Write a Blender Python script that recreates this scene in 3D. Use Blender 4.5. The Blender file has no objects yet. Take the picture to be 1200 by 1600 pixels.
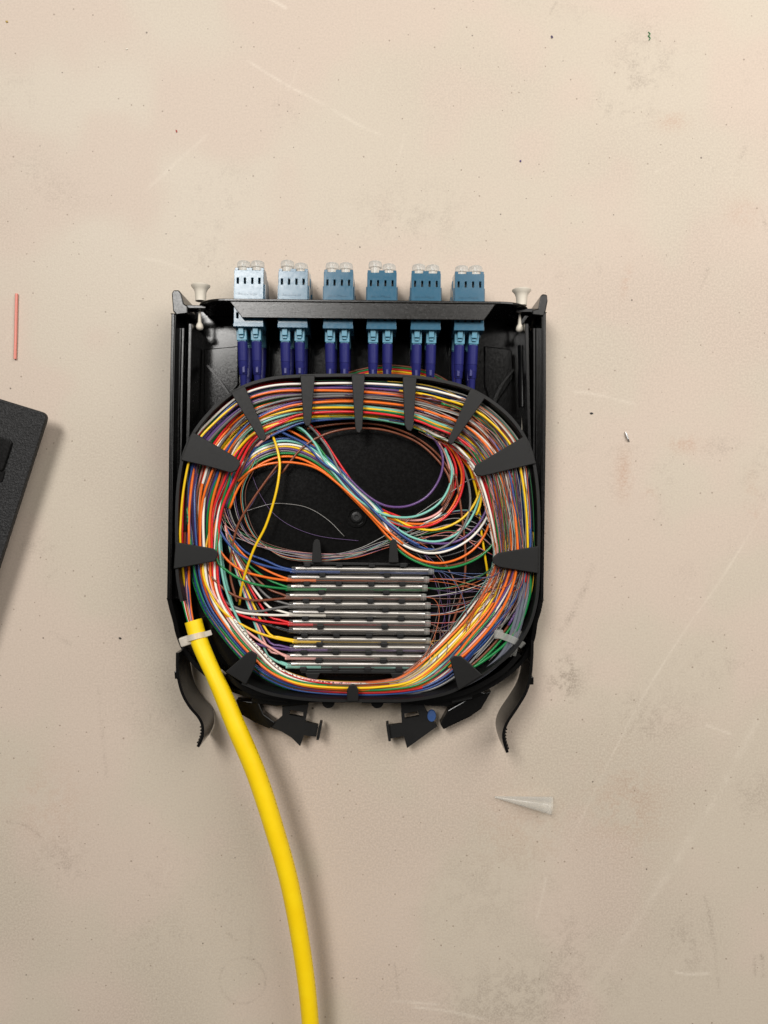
import bpy, math, random
import numpy as np
from mathutils import Vector

random.seed(11)
rng = np.random.default_rng(11)
scn = bpy.context.scene
COL = scn.collection
MM = 0.001
K, D = 0.30, 361.0            # millimetres per photo pixel on the table; camera height in mm

# ------------------------------------------------------------------ camera
cd = bpy.data.cameras.new('camera'); cam = bpy.data.objects.new('camera', cd); COL.objects.link(cam)
cam.location = (0, 0, D * MM); cam.rotation_euler = (0, 0, 0)
cd.sensor_fit = 'HORIZONTAL'; cd.sensor_width = 36.0; cd.lens = 36.0 * D / (1200 * K)
cd.clip_start = 0.01; cd.clip_end = 20
scn.camera = cam
scn.render.resolution_x, scn.render.resolution_y = 768, 1024

# ------------------------------------------------------------------ world, office ceiling panel and an added side fill
w = bpy.data.worlds.new('World'); scn.world = w; w.use_nodes = True
bg = w.node_tree.nodes['Background']
bg.inputs['Color'].default_value = (1.0, 0.96, 0.91, 1); bg.inputs['Strength'].default_value = 0.06

def area(name, loc, target, sx, sy, power, color):
    l = bpy.data.lights.new(name, 'AREA'); l.shape = 'RECTANGLE'; l.size = sx; l.size_y = sy
    l.energy = power; l.color = color
    o = bpy.data.objects.new(name, l); COL.objects.link(o)
    o.location = loc
    d = Vector(target) - Vector(loc)
    o.rotation_euler = d.to_track_quat('-Z', 'Y').to_euler()
    return o
area('ceiling_panel_lamp', (-0.69, 0.96, 2.0), (-0.55, 0.7, 0), 0.58, 0.95, 41, (1.0, 0.975, 0.94))
area('side_fill_light', (0.52, 0.46, 0.74), (0.26, 0.26, 0), 0.75, 0.75, 8.2, (1.0, 0.965, 0.92))  # unseen soft fill added to brighten the table towards the upper right

vs = scn.view_settings
vs.view_transform = 'Standard'; vs.look = 'None'; vs.exposure = 0; vs.gamma = 1
try: vs.use_curve_mapping = False
except Exception: pass
scn.cycles.max_bounces = 7; scn.cycles.diffuse_bounces = 3; scn.cycles.glossy_bounces = 3; scn.cycles.transparent_max_bounces = 16
scn.cycles.use_denoising = True

# ------------------------------------------------------------------ helpers
def P(px, py, z):
    s = K * (D - z) / D
    return np.array([(px - 600) * s, (800 - py) * s, z])

ORG = {}
def root(name, loc, label, cat, group=None, rz=0.0, kind=None):
    o = bpy.data.objects.new(name, None); COL.objects.link(o)
    o.location = Vector(loc) * MM; o.rotation_euler = (0, 0, rz)
    o.empty_display_size = 0.01
    ORG[o.name] = np.array(loc, float)
    tag(o, label, cat, group, kind)
    return o

def tag(o, label=None, cat=None, group=None, kind=None):
    if label: o['label'] = label
    if cat: o['category'] = cat
    if group: o['group'] = group
    if kind: o['kind'] = kind
    return o

CACHE = {}
def add(name, vf, mat, parent=None, smooth=False, bevel=0.0, seg=2, local=False, key=None, uv=None, autosmooth=None):
    """vf = (verts in mm, faces).  World coordinates unless local."""
    if key and key in CACHE:
        o = bpy.data.objects.new(name, CACHE[key]); COL.objects.link(o)
        o.parent = parent; ORG[o.name] = ORG.get(parent.name, np.zeros(3))
        if bevel:
            m = o.modifiers.new('edge', 'BEVEL'); m.width = bevel * MM; m.segments = seg; m.limit_method = 'ANGLE'
        return o
    v, f = vf
    v = np.asarray(v, float)
    if parent is not None:
        base = ORG[parent.name]
        if not local: v = v - base
    else:
        base = np.array([(v[:, 0].min() + v[:, 0].max()) / 2, (v[:, 1].min() + v[:, 1].max()) / 2, v[:, 2].min()])
        v = v - base
    me = bpy.data.meshes.new(name)
    me.from_pydata((v * MM).tolist(), [], f)
    if uv is not None:
        L = me.uv_layers.new(name='UVMap')
        li = np.empty(len(me.loops), int); me.loops.foreach_get('vertex_index', li)
        L.data.foreach_set('uv', np.asarray(uv, np.float32)[li].ravel())
    me.materials.append(mat)
    if smooth:
        me.polygons.foreach_set('use_smooth', [True] * len(me.polygons))
        if autosmooth:
            try: me.set_sharp_from_angle(angle=math.radians(autosmooth))
            except Exception: pass
    me.update()
    o = bpy.data.objects.new(name, me); COL.objects.link(o)
    if parent is not None:
        o.parent = parent
    else:
        o.location = Vector(base) * MM
    ORG[o.name] = base
    if key: CACHE[key] = me
    if bevel:
        m = o.modifiers.new('edge', 'BEVEL'); m.width = bevel * MM; m.segments = seg; m.limit_method = 'ANGLE'
        m.angle_limit = math.radians(35)
    return o

def join(*vfs):
    V, F, n = [], [], 0
    for v, f in vfs:
        v = np.asarray(v, float).reshape(-1, 3)
        V.append(v); F += [tuple(i + n for i in q) for q in f]; n += len(v)
    return np.vstack(V), F

def box(x0, x1, y0, y1, z0, z1):
    v = [(x, y, z) for z in (z0, z1) for (x, y) in ((x0, y0), (x1, y0), (x1, y1), (x0, y1))]
    return v, [(3, 2, 1, 0), (4, 5, 6, 7), (0, 1, 5, 4), (1, 2, 6, 5), (2, 3, 7, 6), (3, 0, 4, 7)]

def prism(xy, z0, z1):
    xy = [tuple(p[:2]) for p in xy]
    a = sum(xy[i][0] * xy[(i + 1) % len(xy)][1] - xy[(i + 1) % len(xy)][0] * xy[i][1] for i in range(len(xy)))
    if a < 0: xy = xy[::-1]
    n = len(xy)
    v = [(x, y, z0) for x, y in xy] + [(x, y, z1) for x, y in xy]
    f = [tuple(range(n))[::-1], tuple(range(n, 2 * n))] + [(i, (i + 1) % n, (i + 1) % n + n, i + n) for i in range(n)]
    return v, f

def ppoly(pts, z):
    return [P(x, y, z)[:2] for x, y in pts]

def pprism(pts, z0, z1, zmap=None):
    return prism(ppoly(pts, z1 if zmap is None else zmap), z0, z1)

def cr(pts, n=8, closed=False):
    """Catmull-Rom (centripetal-ish, uniform) through points of any dimension."""
    p = np.asarray(pts, float)
    if closed: q = np.vstack([p[-1], p, p[0], p[1]])
    else: q = np.vstack([2 * p[0] - p[1], p, 2 * p[-1] - p[-2]])
    out = []
    m = len(q) - 3
    for i in range(m):
        a, b, c, d = q[i:i + 4]
        for k in range(n):
            t = k / n
            out.append(0.5 * ((2 * b) + (c - a) * t + (2 * a - 5 * b + 4 * c - d) * t * t + (3 * b - a - 3 * c + d) * t ** 3))
    if not closed: out.append(p[-1])
    return np.array(out)

def resample(p, step):
    d = np.r_[0, np.cumsum(np.linalg.norm(np.diff(p, axis=0), axis=1))]
    n = max(3, int(d[-1] / step) + 1)
    s = np.linspace(0, d[-1], n)
    return np.stack([np.interp(s, d, p[:, k]) for k in range(p.shape[1])], 1)

def tube(path, r, sides=8, caps=True, squash=None):
    """returns (verts, faces), uv"""
    p = np.asarray(path, float); n = len(p)
    r = np.broadcast_to(np.asarray(r, float), (n,))
    t = np.gradient(p, axis=0); t /= np.linalg.norm(t, axis=1, keepdims=True) + 1e-9
    up = np.array([0, 0, 1.0])
    s = np.cross(t, up); L = np.linalg.norm(s, axis=1, keepdims=True)
    s = np.where(L < 1e-4, np.array([1.0, 0, 0]), s / (L + 1e-9))
    u = np.cross(s, t)
    d = np.r_[0, np.cumsum(np.linalg.norm(np.diff(p, axis=0), axis=1))]
    V, UV = [], []
    for k in range(sides):
        a = 2 * math.pi * k / sides
        V.append(p + (s * math.cos(a) + u * math.sin(a)) * r[:, None])
        UV.append(np.stack([np.full(n, k / sides), d], 1))
    V = np.stack(V, 1).reshape(-1, 3); UV = np.stack(UV, 1).reshape(-1, 2)
    F = []
    for i in range(n - 1):
        for k in range(sides):
            k2 = (k + 1) % sides
            F.append((i * sides + k, (i + 1) * sides + k, (i + 1) * sides + k2, i * sides + k2))
    if caps:
        F.append(tuple(range(sides)))
        F.append(tuple((n - 1) * sides + k for k in range(sides))[::-1])
    return (V, F), UV

def lathe(profile, axis='y', sides=24, center=(0, 0, 0)):
    """profile = [(along, radius)...]"""
    V, F = [], []
    n = len(profile)
    for (a, r) in profile:
        for k in range(sides):
            th = 2 * math.pi * k / sides
            c, s = r * math.cos(th), r * math.sin(th)
            V.append({'y': (c, a, s), 'x': (a, c, s), 'z': (c, s, a)}[axis])
    for i in range(n - 1):
        for k in range(sides):
            k2 = (k + 1) % sides
            q = (i * sides + k, i * sides + k2, (i + 1) * sides + k2, (i + 1) * sides + k)
            F.append(q if axis in ('x', 'z') else q[::-1])
    return np.array(V) + np.array(center), F

def wall(path_xy, th, z0, z1, closed=False):
    """vertical strip of thickness th along an xy path; z0/z1 scalar or per point"""
    p = np.asarray(path_xy, float)[:, :2]; n = len(p)
    if closed: t = np.roll(p, -1, 0) - np.roll(p, 1, 0)
    else: t = np.gradient(p, axis=0)
    t /= np.linalg.norm(t, axis=1, keepdims=True) + 1e-9
    nn = np.stack([-t[:, 1], t[:, 0]], 1) * th / 2
    z0 = np.broadcast_to(z0, (n,)); z1 = np.broadcast_to(z1, (n,))
    V = np.concatenate([np.c_[p + nn, z0], np.c_[p - nn, z0], np.c_[p - nn, z1], np.c_[p + nn, z1]])
    F = []
    for i in range(n if closed else n - 1):
        j = (i + 1) % n
        for a, b in ((0, 1), (1, 2), (2, 3), (3, 0)):
            F.append((a * n + i, a * n + j, b * n + j, b * n + i))
    if not closed:
        F.append((0, n, 2 * n, 3 * n)[::-1]); e = n - 1; F.append((e, n + e, 2 * n + e, 3 * n + e))
    return V, F

def pwall(pts, th, z0, z1, smooth_n=8, closed=False, zmap=None):
    zz = np.max(z1) if zmap is None else zmap
    q = cr(pts, smooth_n, closed) if smooth_n else np.asarray(pts, float)
    return wall(np.array([P(x, y, zz)[:2] for x, y in q]), th, z0, z1, closed)

# ------------------------------------------------------------------ materials
def principled(name, base, rough=0.5, metal=0.0, spec=0.5, coat=0.0, trans=0.0):
    m = bpy.data.materials.new(name); m.use_nodes = True
    b = m.node_tree.nodes['Principled BSDF']
    b.inputs['Base Color'].default_value = (*base, 1); b.inputs['Roughness'].default_value = rough
    b.inputs['Metallic'].default_value = metal; b.inputs['Specular IOR Level'].default_value = spec
    b.inputs['Coat Weight'].default_value = coat
    b.inputs['Transmission Weight'].default_value = trans
    return m

class NT:
    def __init__(s, m): s.m = m; s.t = m.node_tree; s.b = s.t.nodes.get('Principled BSDF')
    def n(s, typ, **kw):
        x = s.t.nodes.new(typ)
        for k, v in kw.items():
            if k.startswith('i_'):
                x.inputs[k[2:].replace('_', ' ')].default_value = v
            else: setattr(x, k, v)
        return x
    def set(s, sock, v):
        if hasattr(v, 'links') or hasattr(v, 'is_linked'): s.t.links.new(v, sock)
        else: sock.default_value = v
    def math(s, op, a, b=0.0, c=None, clamp=False):
        x = s.t.nodes.new('ShaderNodeMath'); x.operation = op; x.use_clamp = clamp
        s.set(x.inputs[0], a); s.set(x.inputs[1], b)
        if c is not None: s.set(x.inputs[2], c)
        return x.outputs[0]
    def ramp(s, v, lo, hi, a=0.0, b=1.0):
        x = s.t.nodes.new('ShaderNodeMapRange'); x.clamp = True; x.interpolation_type = 'SMOOTHSTEP'
        s.set(x.inputs[0], v)
        for i, q in ((1, lo), (2, hi), (3, a), (4, b)): x.inputs[i].default_value = q
        return x.outputs[0]
    def mix(s, fac, a, b):
        x = s.t.nodes.new('ShaderNodeMix'); x.data_type = 'RGBA'
        s.set(x.inputs[0], fac)
        s.set(x.inputs[6], a if hasattr(a, 'is_linked') else (*a, 1)); s.set(x.inputs[7], b if hasattr(b, 'is_linked') else (*b, 1))
        return x.outputs[2]
    def noise(s, vec, scale, detail=2.0, rough=0.5, dist=0.0):
        x = s.t.nodes.new('ShaderNodeTexNoise'); x.inputs['Scale'].default_value = scale
        x.inputs['Detail'].default_value = detail; x.inputs['Roughness'].default_value = rough; x.inputs['Distortion'].default_value = dist
        if vec is not None: s.t.links.new(vec, x.inputs['Vector'])
        return x.outputs['Fac']
    def bump(s, h, strength, dist):
        x = s.t.nodes.new('ShaderNodeBump'); x.inputs['Strength'].default_value = strength; x.inputs['Distance'].default_value = dist
        s.t.links.new(h, x.inputs['Height']); s.t.links.new(x.outputs[0], s.b.inputs['Normal'])

def objcoord(nt): return nt.n('ShaderNodeTexCoord').outputs['Object']

def plastic(name, base, rough=0.4, grain=0.0, grain_scale=4000, var=0.25, spec=0.5):
    m = principled(name, base, rough, spec=spec); nt = NT(m); oc = objcoord(nt)
    f = nt.noise(oc, 60, 4, 0.6)
    c = nt.mix(f, tuple(x * (1 - var) for x in base), tuple(min(1, x * (1 + var)) for x in base))
    nt.t.links.new(c, nt.b.inputs['Base Color'])
    sc = nt.noise(oc, 900, 4, 0.7)
    r = nt.ramp(sc, 0.3, 0.75, max(0.05, rough - 0.03), min(1, rough + 0.05))
    nt.t.links.new(r, nt.b.inputs['Roughness'])
    if grain: nt.bump(nt.noise(oc, grain_scale, 3, 0.6), grain, 0.0002)
    return m

M = {}
M['black'] = plastic('black_abs', (0.0038, 0.0036, 0.0035), 0.23, 0.02, 2500, 0.3, 0.36)
M['deck'] = plastic('black_deck', (0.0028, 0.0026, 0.0025), 0.22, 0.0, 5000, 0.3, 0.26)
M['floor'] = plastic('black_floor', (0.0034, 0.0032, 0.0031), 0.15, 0.012, 1500, 0.3, 0.42)
M['tab'] = plastic('charcoal_tab', (0.0070, 0.0068, 0.0066), 0.48, 0.15, 5500, 0.25, 0.30)
M['clip'] = plastic('clip_black', (0.010, 0.010, 0.010), 0.42, 0.1, 5000, 0.3, 0.35)
M['flange'] = plastic('scuffed_flange', (0.0062, 0.0052, 0.0042), 0.24, 0.0, 1800, 0.4, 0.5)
nt = NT(M['flange']); oc = objcoord(nt)
mp = nt.n('ShaderNodeMapping'); mp.inputs['Scale'].default_value = (0.10, 2.6, 2.6); nt.t.links.new(oc, mp.inputs['Vector'])
sp = nt.noise(mp.outputs[0], 900, 4, 0.75)
msk = nt.ramp(sp, 0.63, 0.74)
old = nt.b.inputs['Base Color'].links[0].from_socket
nt.t.links.new(nt.mix(msk, old, (0.030, 0.026, 0.021)), nt.b.inputs['Base Color'])
nt.bump(nt.noise(mp.outputs[0], 700, 5, 0.8), 0.10, 0.0003)
M['adapter'] = plastic('adapter_blue', (0.038, 0.120, 0.190), 0.17, 0.08, 260, 0.10)
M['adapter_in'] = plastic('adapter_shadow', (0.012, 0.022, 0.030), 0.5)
M['conn'] = plastic('connector_cyan', (0.075, 0.245, 0.345), 0.34, 0.0, 3000, 0.12)
M['boot'] = plastic('boot_navy', (0.016, 0.018, 0.135), 0.42, 0.08, 4000, 0.2)
M['white'] = plastic('ivory_nylon', (0.72, 0.66, 0.56), 0.42, 0.0, 3000, 0.06)
M['steel'] = principled('steel_rod', (0.74, 0.71, 0.67), 0.42, 1.0)
M['screw'] = principled('screw_black', (0.03, 0.03, 0.03), 0.4, 0.6)
M['bluecap'] = plastic('blue_plug', (0.035, 0.085, 0.24), 0.4)
M['pink'] = plastic('pink_sleeve', (0.72, 0.24, 0.185), 0.4, 0.0, 3000, 0.08)
M['silver'] = principled('shaving_metal', (0.5, 0.5, 0.5), 0.35, 1.0)

# yellow jacket, soft matt PVC with faint scuffs
m = principled('yellow_jacket', (0.86, 0.55, 0.002), 0.48, spec=0.35); nt = NT(m); oc = objcoord(nt)
c = nt.mix(nt.ramp(nt.noise(oc, 90, 4, 0.6), 0.35, 0.7), (0.95, 0.64, 0.002), (0.98, 0.69, 0.005))
uvn = nt.n('ShaderNodeUVMap').outputs[0]
sx = nt.n('ShaderNodeSeparateXYZ'); nt.t.links.new(uvn, sx.inputs[0])
# black sequential print running down one side of the jacket
side = nt.math('LESS_THAN', nt.math('ABSOLUTE', nt.math('SUBTRACT', sx.outputs[0], 0.47)), 0.010)
dash = nt.n('ShaderNodeCombineXYZ'); nt.t.links.new(sx.outputs[1], dash.inputs[0])
dn = nt.noise(dash.outputs[0], 0.9, 1, 0.5)
ink = nt.math('MULTIPLY', side, nt.ramp(dn, 0.52, 0.56))
nt.t.links.new(nt.mix(nt.math('MULTIPLY', ink, 0.6), c, (0.05, 0.04, 0.01)), nt.b.inputs['Base Color'])
nt.bump(nt.noise(oc, 1500, 3, 0.6), 0.08, 0.0003)
M['yellow'] = m

def clearish(name, color, opaque, rough=0.2, spec=0.6):
    """thin-walled translucent plastic: partly see-through, partly milky, glossy"""
    m = bpy.data.materials.new(name); m.use_nodes = True
    nt = NT(m); b = nt.b
    b.inputs['Base Color'].default_value = (*color, 1); b.inputs['Roughness'].default_value = rough
    b.inputs['Specular IOR Level'].default_value = spec
    b.inputs['Subsurface Weight'].default_value = 0.0
    tr = nt.n('ShaderNodeBsdfTransparent'); tr.inputs[0].default_value = (*[min(0.97, c_ * 0.3 + .70) for c_ in color], 1)
    lw = nt.n('ShaderNodeLayerWeight'); lw.inputs['Blend'].default_value = 0.35
    f = nt.ramp(lw.outputs['Facing'], 0.0, 1.0, opaque, min(1, opaque + 0.45))
    mx = nt.n('ShaderNodeMixShader')
    nt.t.links.new(f, mx.inputs[0]); nt.t.links.new(tr.outputs[0], mx.inputs[1]); nt.t.links.new(b.outputs[0], mx.inputs[2])
    nt.t.links.new(mx.outputs[0], nt.t.nodes['Material Output'].inputs['Surface'])
    return m
M['cap'] = clearish('dust_cap_clear', (0.80, 0.80, 0.77), 0.27, 0.20)
M['tip'] = clearish('tip_clear', (0.93, 0.91, 0.87), 0.12, 0.16)
M['sleeve'] = clearish('sleeve_clear', (0.42, 0.40, 0.37), 0.11, 0.12)
M['tie'] = clearish('tie_nylon', (0.80, 0.74, 0.64), 0.55, 0.35)
M['cleartube'] = clearish('tube_clear', (0.36, 0.38, 0.46), 0.30, 0.2)
M['tieclear'] = clearish('tie_clear', (0.70, 0.70, 0.66), 0.22, 0.25)

FC = {'blue': (0.028, 0.070, 0.24), 'orange': (0.85, 0.165, 0.015), 'green': (0.008, 0.205, 0.050), 'brown': (0.20, 0.062, 0.030),
      'grey': (0.16, 0.155, 0.15), 'white': (0.86, 0.82, 0.73), 'red': (0.70, 0.020, 0.025), 'black': (0.012, 0.012, 0.012),
      'yellow': (0.90, 0.56, 0.010), 'violet': (0.125, 0.060, 0.20), 'pink': (0.82, 0.40, 0.36), 'aqua': (0.21, 0.54, 0.45)}
NAMES = ['blue', 'orange', 'green', 'brown', 'grey', 'white', 'red', 'black', 'yellow', 'violet', 'pink', 'aqua']
FM, FMI, FT = {}, {}, {}
for cname, c in FC.items():
    m = principled('fibre_' + cname, c, 0.26, spec=0.5); nt = NT(m)
    f = nt.noise(objcoord(nt), 45, 2)
    nt.t.links.new(nt.mix(f, tuple(x * .82 for x in c), tuple(min(1, x * 1.12) for x in c)), nt.b.inputs['Base Color'])
    FM[cname] = m
    m2 = principled('printed_fibre_' + cname, c, 0.28, spec=0.5); nt = NT(m2)
    u = nt.n('ShaderNodeUVMap').outputs[0]; sx = nt.n('ShaderNodeSeparateXYZ'); nt.t.links.new(u, sx.inputs[0])
    cmb = nt.n('ShaderNodeCombineXYZ'); nt.t.links.new(sx.outputs[1], cmb.inputs[0]); nt.t.links.new(nt.math('MULTIPLY', sx.outputs[0], 3.0), cmb.inputs[1])
    a = nt.ramp(nt.noise(cmb.outputs[0], 1.1, 1), 0.50, 0.55)
    cm2 = nt.n('ShaderNodeCombineXYZ'); nt.t.links.new(sx.outputs[1], cm2.inputs[0])
    win = nt.ramp(nt.noise(cm2.outputs[0], 0.03, 0), 0.47, 0.50)
    top = nt.ramp(nt.math('ABSOLUTE', nt.math('SUBTRACT', sx.outputs[0], 0.27)), 0.10, 0.17, 1.0, 0.0)
    ink = nt.math('MULTIPLY', nt.math('MULTIPLY', a, win), top)
    inkc = (0.02, 0.02, 0.02) if cname != 'black' else (0.6, 0.6, 0.58)
    nt.t.links.new(nt.mix(ink, c, inkc), nt.b.inputs['Base Color'])
    FMI[cname] = m2
    ct = tuple(0.60 * x + 0.018 for x in c)
    FT[cname] = principled('bare_fibre_' + cname, ct, 0.30, spec=0.6)
FT['clear'] = principled('bare_fibre_glass', (0.26, 0.25, 0.235), 0.25, spec=0.7)

# ------------------------------------------------------------------ table
def table_material():
    m = principled('laminate_table', (0.6, 0.5, 0.395), 0.5, spec=0.35); nt = NT(m); oc = objcoord(nt)
    at = nt.n('ShaderNodeAttribute'); at.attribute_name = 'wear_shade'
    sp = nt.n('ShaderNodeSeparateColor'); nt.t.links.new(at.outputs['Color'], sp.inputs[0])
    tint = nt.n('ShaderNodeAttribute'); tint.attribute_name = 'tint'
    fine = nt.noise(oc, 1100, 3, 0.7)
    base = nt.mix(nt.ramp(tint.outputs['Fac'], 0.0, 1.0), (0.572, 0.500, 0.404), (0.600, 0.498, 0.412))
    base = nt.mix(nt.ramp(fine, 0.25, 0.78, 0.0, 0.46), base, (0.42, 0.345, 0.28))
    # wear read from the mesh: light scratches, grey-brown grime plus painted light falloff, reddish stains; broken up by the grain of the laminate
    grain = nt.ramp(fine, 0.38, 0.60, 0.25, 1.0)
    base = nt.mix(sp.outputs[0], base, (0.80, 0.72, 0.61))
    base = nt.mix(nt.math('MULTIPLY', sp.outputs[1], grain), base, (0.27, 0.215, 0.17))
    base = nt.mix(nt.math('MULTIPLY', sp.outputs[2], grain), base, (0.47, 0.29, 0.20))
    for sc_, thr, keep, col, amt in ((330, 0.15, 0.66, (0.20, 0.14, 0.10), 0.6), (120, 0.06, 0.55, (0.09, 0.065, 0.05), 0.75)):
        vo = nt.n('ShaderNodeTexVoronoi'); vo.inputs['Scale'].default_value = sc_; nt.t.links.new(oc, vo.inputs['Vector'])
        wv = nt.n('ShaderNodeSeparateColor'); nt.t.links.new(vo.outputs['Color'], wv.inputs[0])
        near = nt.math('LESS_THAN', vo.outputs['Distance'], nt.math('MULTIPLY', wv.outputs[1], thr))
        kp = nt.math('MULTIPLY', nt.math('GREATER_THAN', wv.outputs[0], keep), amt)
        base = nt.mix(nt.math('MULTIPLY', near, kp), base, col)
    nt.t.links.new(base, nt.b.inputs['Base Color'])
    nt.t.links.new(nt.ramp(tint.outputs['Fac'], 0, 1, 0.46, 0.56), nt.b.inputs['Roughness'])
    nt.bump(fine, 0.30, 0.00025)
    return m

def build_table():
    gx = np.r_[-1100, -700, -300, np.arange(-24, 1225, 2.6), 1500, 1900, 2300]
    gy = np.r_[-900, -500, -200, np.arange(-24, 1625, 2.6), 1800, 2100, 2500]
    X, Y = np.meshgrid(gx, gy); X0, Y0 = X.copy(), Y.copy()
    g2 = np.random.default_rng(3)
    def vnoise(scale, octaves=3, seed=0):
        out = np.zeros_like(X); amp = 1.0; tot = 0
        r = np.random.default_rng(seed)
        for o_ in range(octaves):
            T = r.random((64, 64)); u = X / scale * 2 ** o_; v = Y / scale * 2 ** o_
            i = np.floor(u).astype(int); j = np.floor(v).astype(int); fu = u - i; fv = v - j
            fu = fu * fu * (3 - 2 * fu); fv = fv * fv * (3 - 2 * fv)
            t = lambda a, b: T[a % 64, b % 64]
            out += amp * ((t(i, j) * (1 - fu) + t(i + 1, j) * fu) * (1 - fv) + (t(i, j + 1) * (1 - fu) + t(i + 1, j + 1) * fu) * fv)
            tot += amp; amp *= 0.55
        return out / tot
    ss = lambda x, a, b: np.clip((x - a) / (b - a), 0, 1) ** 2 * (3 - 2 * np.clip((x - a) / (b - a), 0, 1))
    mid = vnoise(26, 3, 1); fin = vnoise(6, 2, 2)
    lay = np.zeros((3,) + X.shape)
    def line(k, pts, wd, amt, brk=0.5, ring=None):
        p = cr(np.array(pts, float), 8) if len(pts) > 2 else np.array(pts, float)
        best = np.full(X.shape, 1e9); al = np.zeros_like(X); n = len(p) - 1
        bx0, bx1 = p[:, 0].min() - 4 * wd - 6, p[:, 0].max() + 4 * wd + 6; by0, by1 = p[:, 1].min() - 4 * wd - 6, p[:, 1].max() + 4 * wd + 6
        sx = np.where((gx >= bx0) & (gx <= bx1))[0]; sy = np.where((gy >= by0) & (gy <= by1))[0]
        if len(sx) == 0 or len(sy) == 0: return
        sl = (slice(sy[0], sy[-1] + 1), slice(sx[0], sx[-1] + 1)); x, y = X[sl], Y[sl]
        d = np.full(x.shape, 1e9); a = np.zeros_like(x)
        for i in range(n):
            v = p[i + 1] - p[i]; L = (v ** 2).sum() + 1e-9
            t = np.clip(((x - p[i][0]) * v[0] + (y - p[i][1]) * v[1]) / L, 0, 1)
            dd = np.hypot(x - p[i][0] - t * v[0], y - p[i][1] - t * v[1])
            c = dd < d; d = np.where(c, dd, d); a = np.where(c, (i + t) / n, a)
        w_ = wd * (0.75 + 0.5 * mid[sl])
        mk = np.exp(-(d / w_) ** 2) * (1 if ring else ss(a, -0.001, 0.12) * ss(1 - a, -0.001, 0.12))
        mk = mk * amt * (1 - brk + brk * ss(mid[sl] * 0.6 + fin[sl] * 0.4, 0.35, 0.62))
        lay[k][sl] = np.maximum(lay[k][sl], mk)
    def blob(k, cx, cy, rx, ry, rot_, amt, thr=0.46):
        c, s_ = math.cos(rot_), math.sin(rot_)
        u = ((X - cx) * c + (Y - cy) * s_) / rx; v = (-(X - cx) * s_ + (Y - cy) * c) / ry
        mk = np.exp(-(u * u + v * v)) * ss(mid * 0.55 + fin * 0.45, thr - 0.08, thr + 0.16) * amt
        lay[k][:] = np.maximum(lay[k], mk)
    # light scratches
    line(0, [(1215, 762), (1130, 900), (1060, 1000), (990, 1115), (930, 1235), (880, 1340)], 1.5, 0.36, 0.6)
    line(0, [(1215, 1065), (1150, 1190), (1085, 1300), (1010, 1415), (940, 1520), (860, 1620)], 6.0, 0.22, 0.8)
    line(0, [(383, 92), (440, 128), (515, 168)], 1.6, 0.6, 0.6); line(0, [(515, 168), (560, 195), (600, 212)], 1.5, 0.4, 0.5)
    line(0, [(215, 402), (250, 408), (300, 425)], 1.6, 0.35, 0.5); line(0, [(410, -8), (450, 14)], 1.8, 0.6, 0.3); line(0, [(330, 205), (280, 250), (225, 300)], 2.5, 0.2, 0.7)
    line(0, [(890, 611), (935, 617), (1000, 634)], 1.5, 0.4, 0.5); line(0, [(605, 1563), (690, 1570)], 1.7, 0.6, 0.5); line(0, [(640, 1573), (700, 1580), (765, 1594)], 1.7, 0.6, 0.4)
    line(0, [(1050, 1518), (1075, 1522), (1112, 1521)], 1.7, 0.7, 0.4); line(0, [(1100, 1132), (1145, 1148)], 1.6, 0.55, 0.4); line(0, [(855, 1365), (838, 1440)], 1.6, 0.4, 0.5)
    for _ in range(34):
        x, y = g2.uniform(0, 1200), g2.uniform(0, 1600); a = g2.normal(-1.05, 0.5); L = g2.uniform(12, 60)
        line(0, [(x, y), (x + L * .5 * math.cos(a) + g2.normal(0, 1.5), y + L * .5 * math.sin(a)), (x + L * math.cos(a), y + L * math.sin(a))], 1.3, g2.uniform(0.06, 0.22), 0.7)
    # grime lines and scuffs
    for pts, wd, amt in (([(616, 1500), (622, 1550), (632, 1605)], 2.2, .5), ([(645, 1508), (600, 1540), (548, 1582)], 1.8, .4), ([(833, 1305), (836, 1380), (832, 1450)], 3.0, .3), ([(930, 872), (915, 915), (893, 962), (866, 1000)], 5.0, .55),
                         ([(1108, 415), (1100, 438), (1092, 462)], 4.5, .5), ([(1190, 325), (1198, 365)], 3.5, .6), ([(1172, 195), (1158, 250), (1138, 305)], 6, .35), ([(1098, 1395), (1106, 1420), (1118, 1490), (1124, 1560)], 3.2, .55),
                         ([(1190, 1488), (1193, 1530)], 3.2, .7), ([(1178, 1492), (1180, 1528)], 2.6, .5), ([(152, 1058), (160, 1140), (166, 1225)], 2.6, .4), ([(5, 1283), (40, 1290), (72, 1315)], 2.6, .55), ([(353, 1455), (372, 1472)], 2.8, .5),
                         ([(150, 1443), (185, 1456)], 2.8, .5), ([(392, 1300), (395, 1400), (390, 1520)], 2.2, .28), ([(75, 985), (115, 1010)], 3, .3), ([(100, 880), (75, 905), (72, 935)], 1.8, .35), ([(870, 0), (858, 25)], 2.5, .5), ([(990, 1180), (960, 1240)], 6, .3), ([(250, 960), (262, 1010)], 5, .3), ([(880, 1310), (905, 1280)], 6, .25)):
        line(1, pts, wd, amt, 0.75)
    th = np.linspace(0, 2 * math.pi, 40); line(1, [(379 + 36 * math.cos(a), 1532 + 36 * math.sin(a)) for a in th], 1.8, 0.5, 0.8, ring=True)
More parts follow.
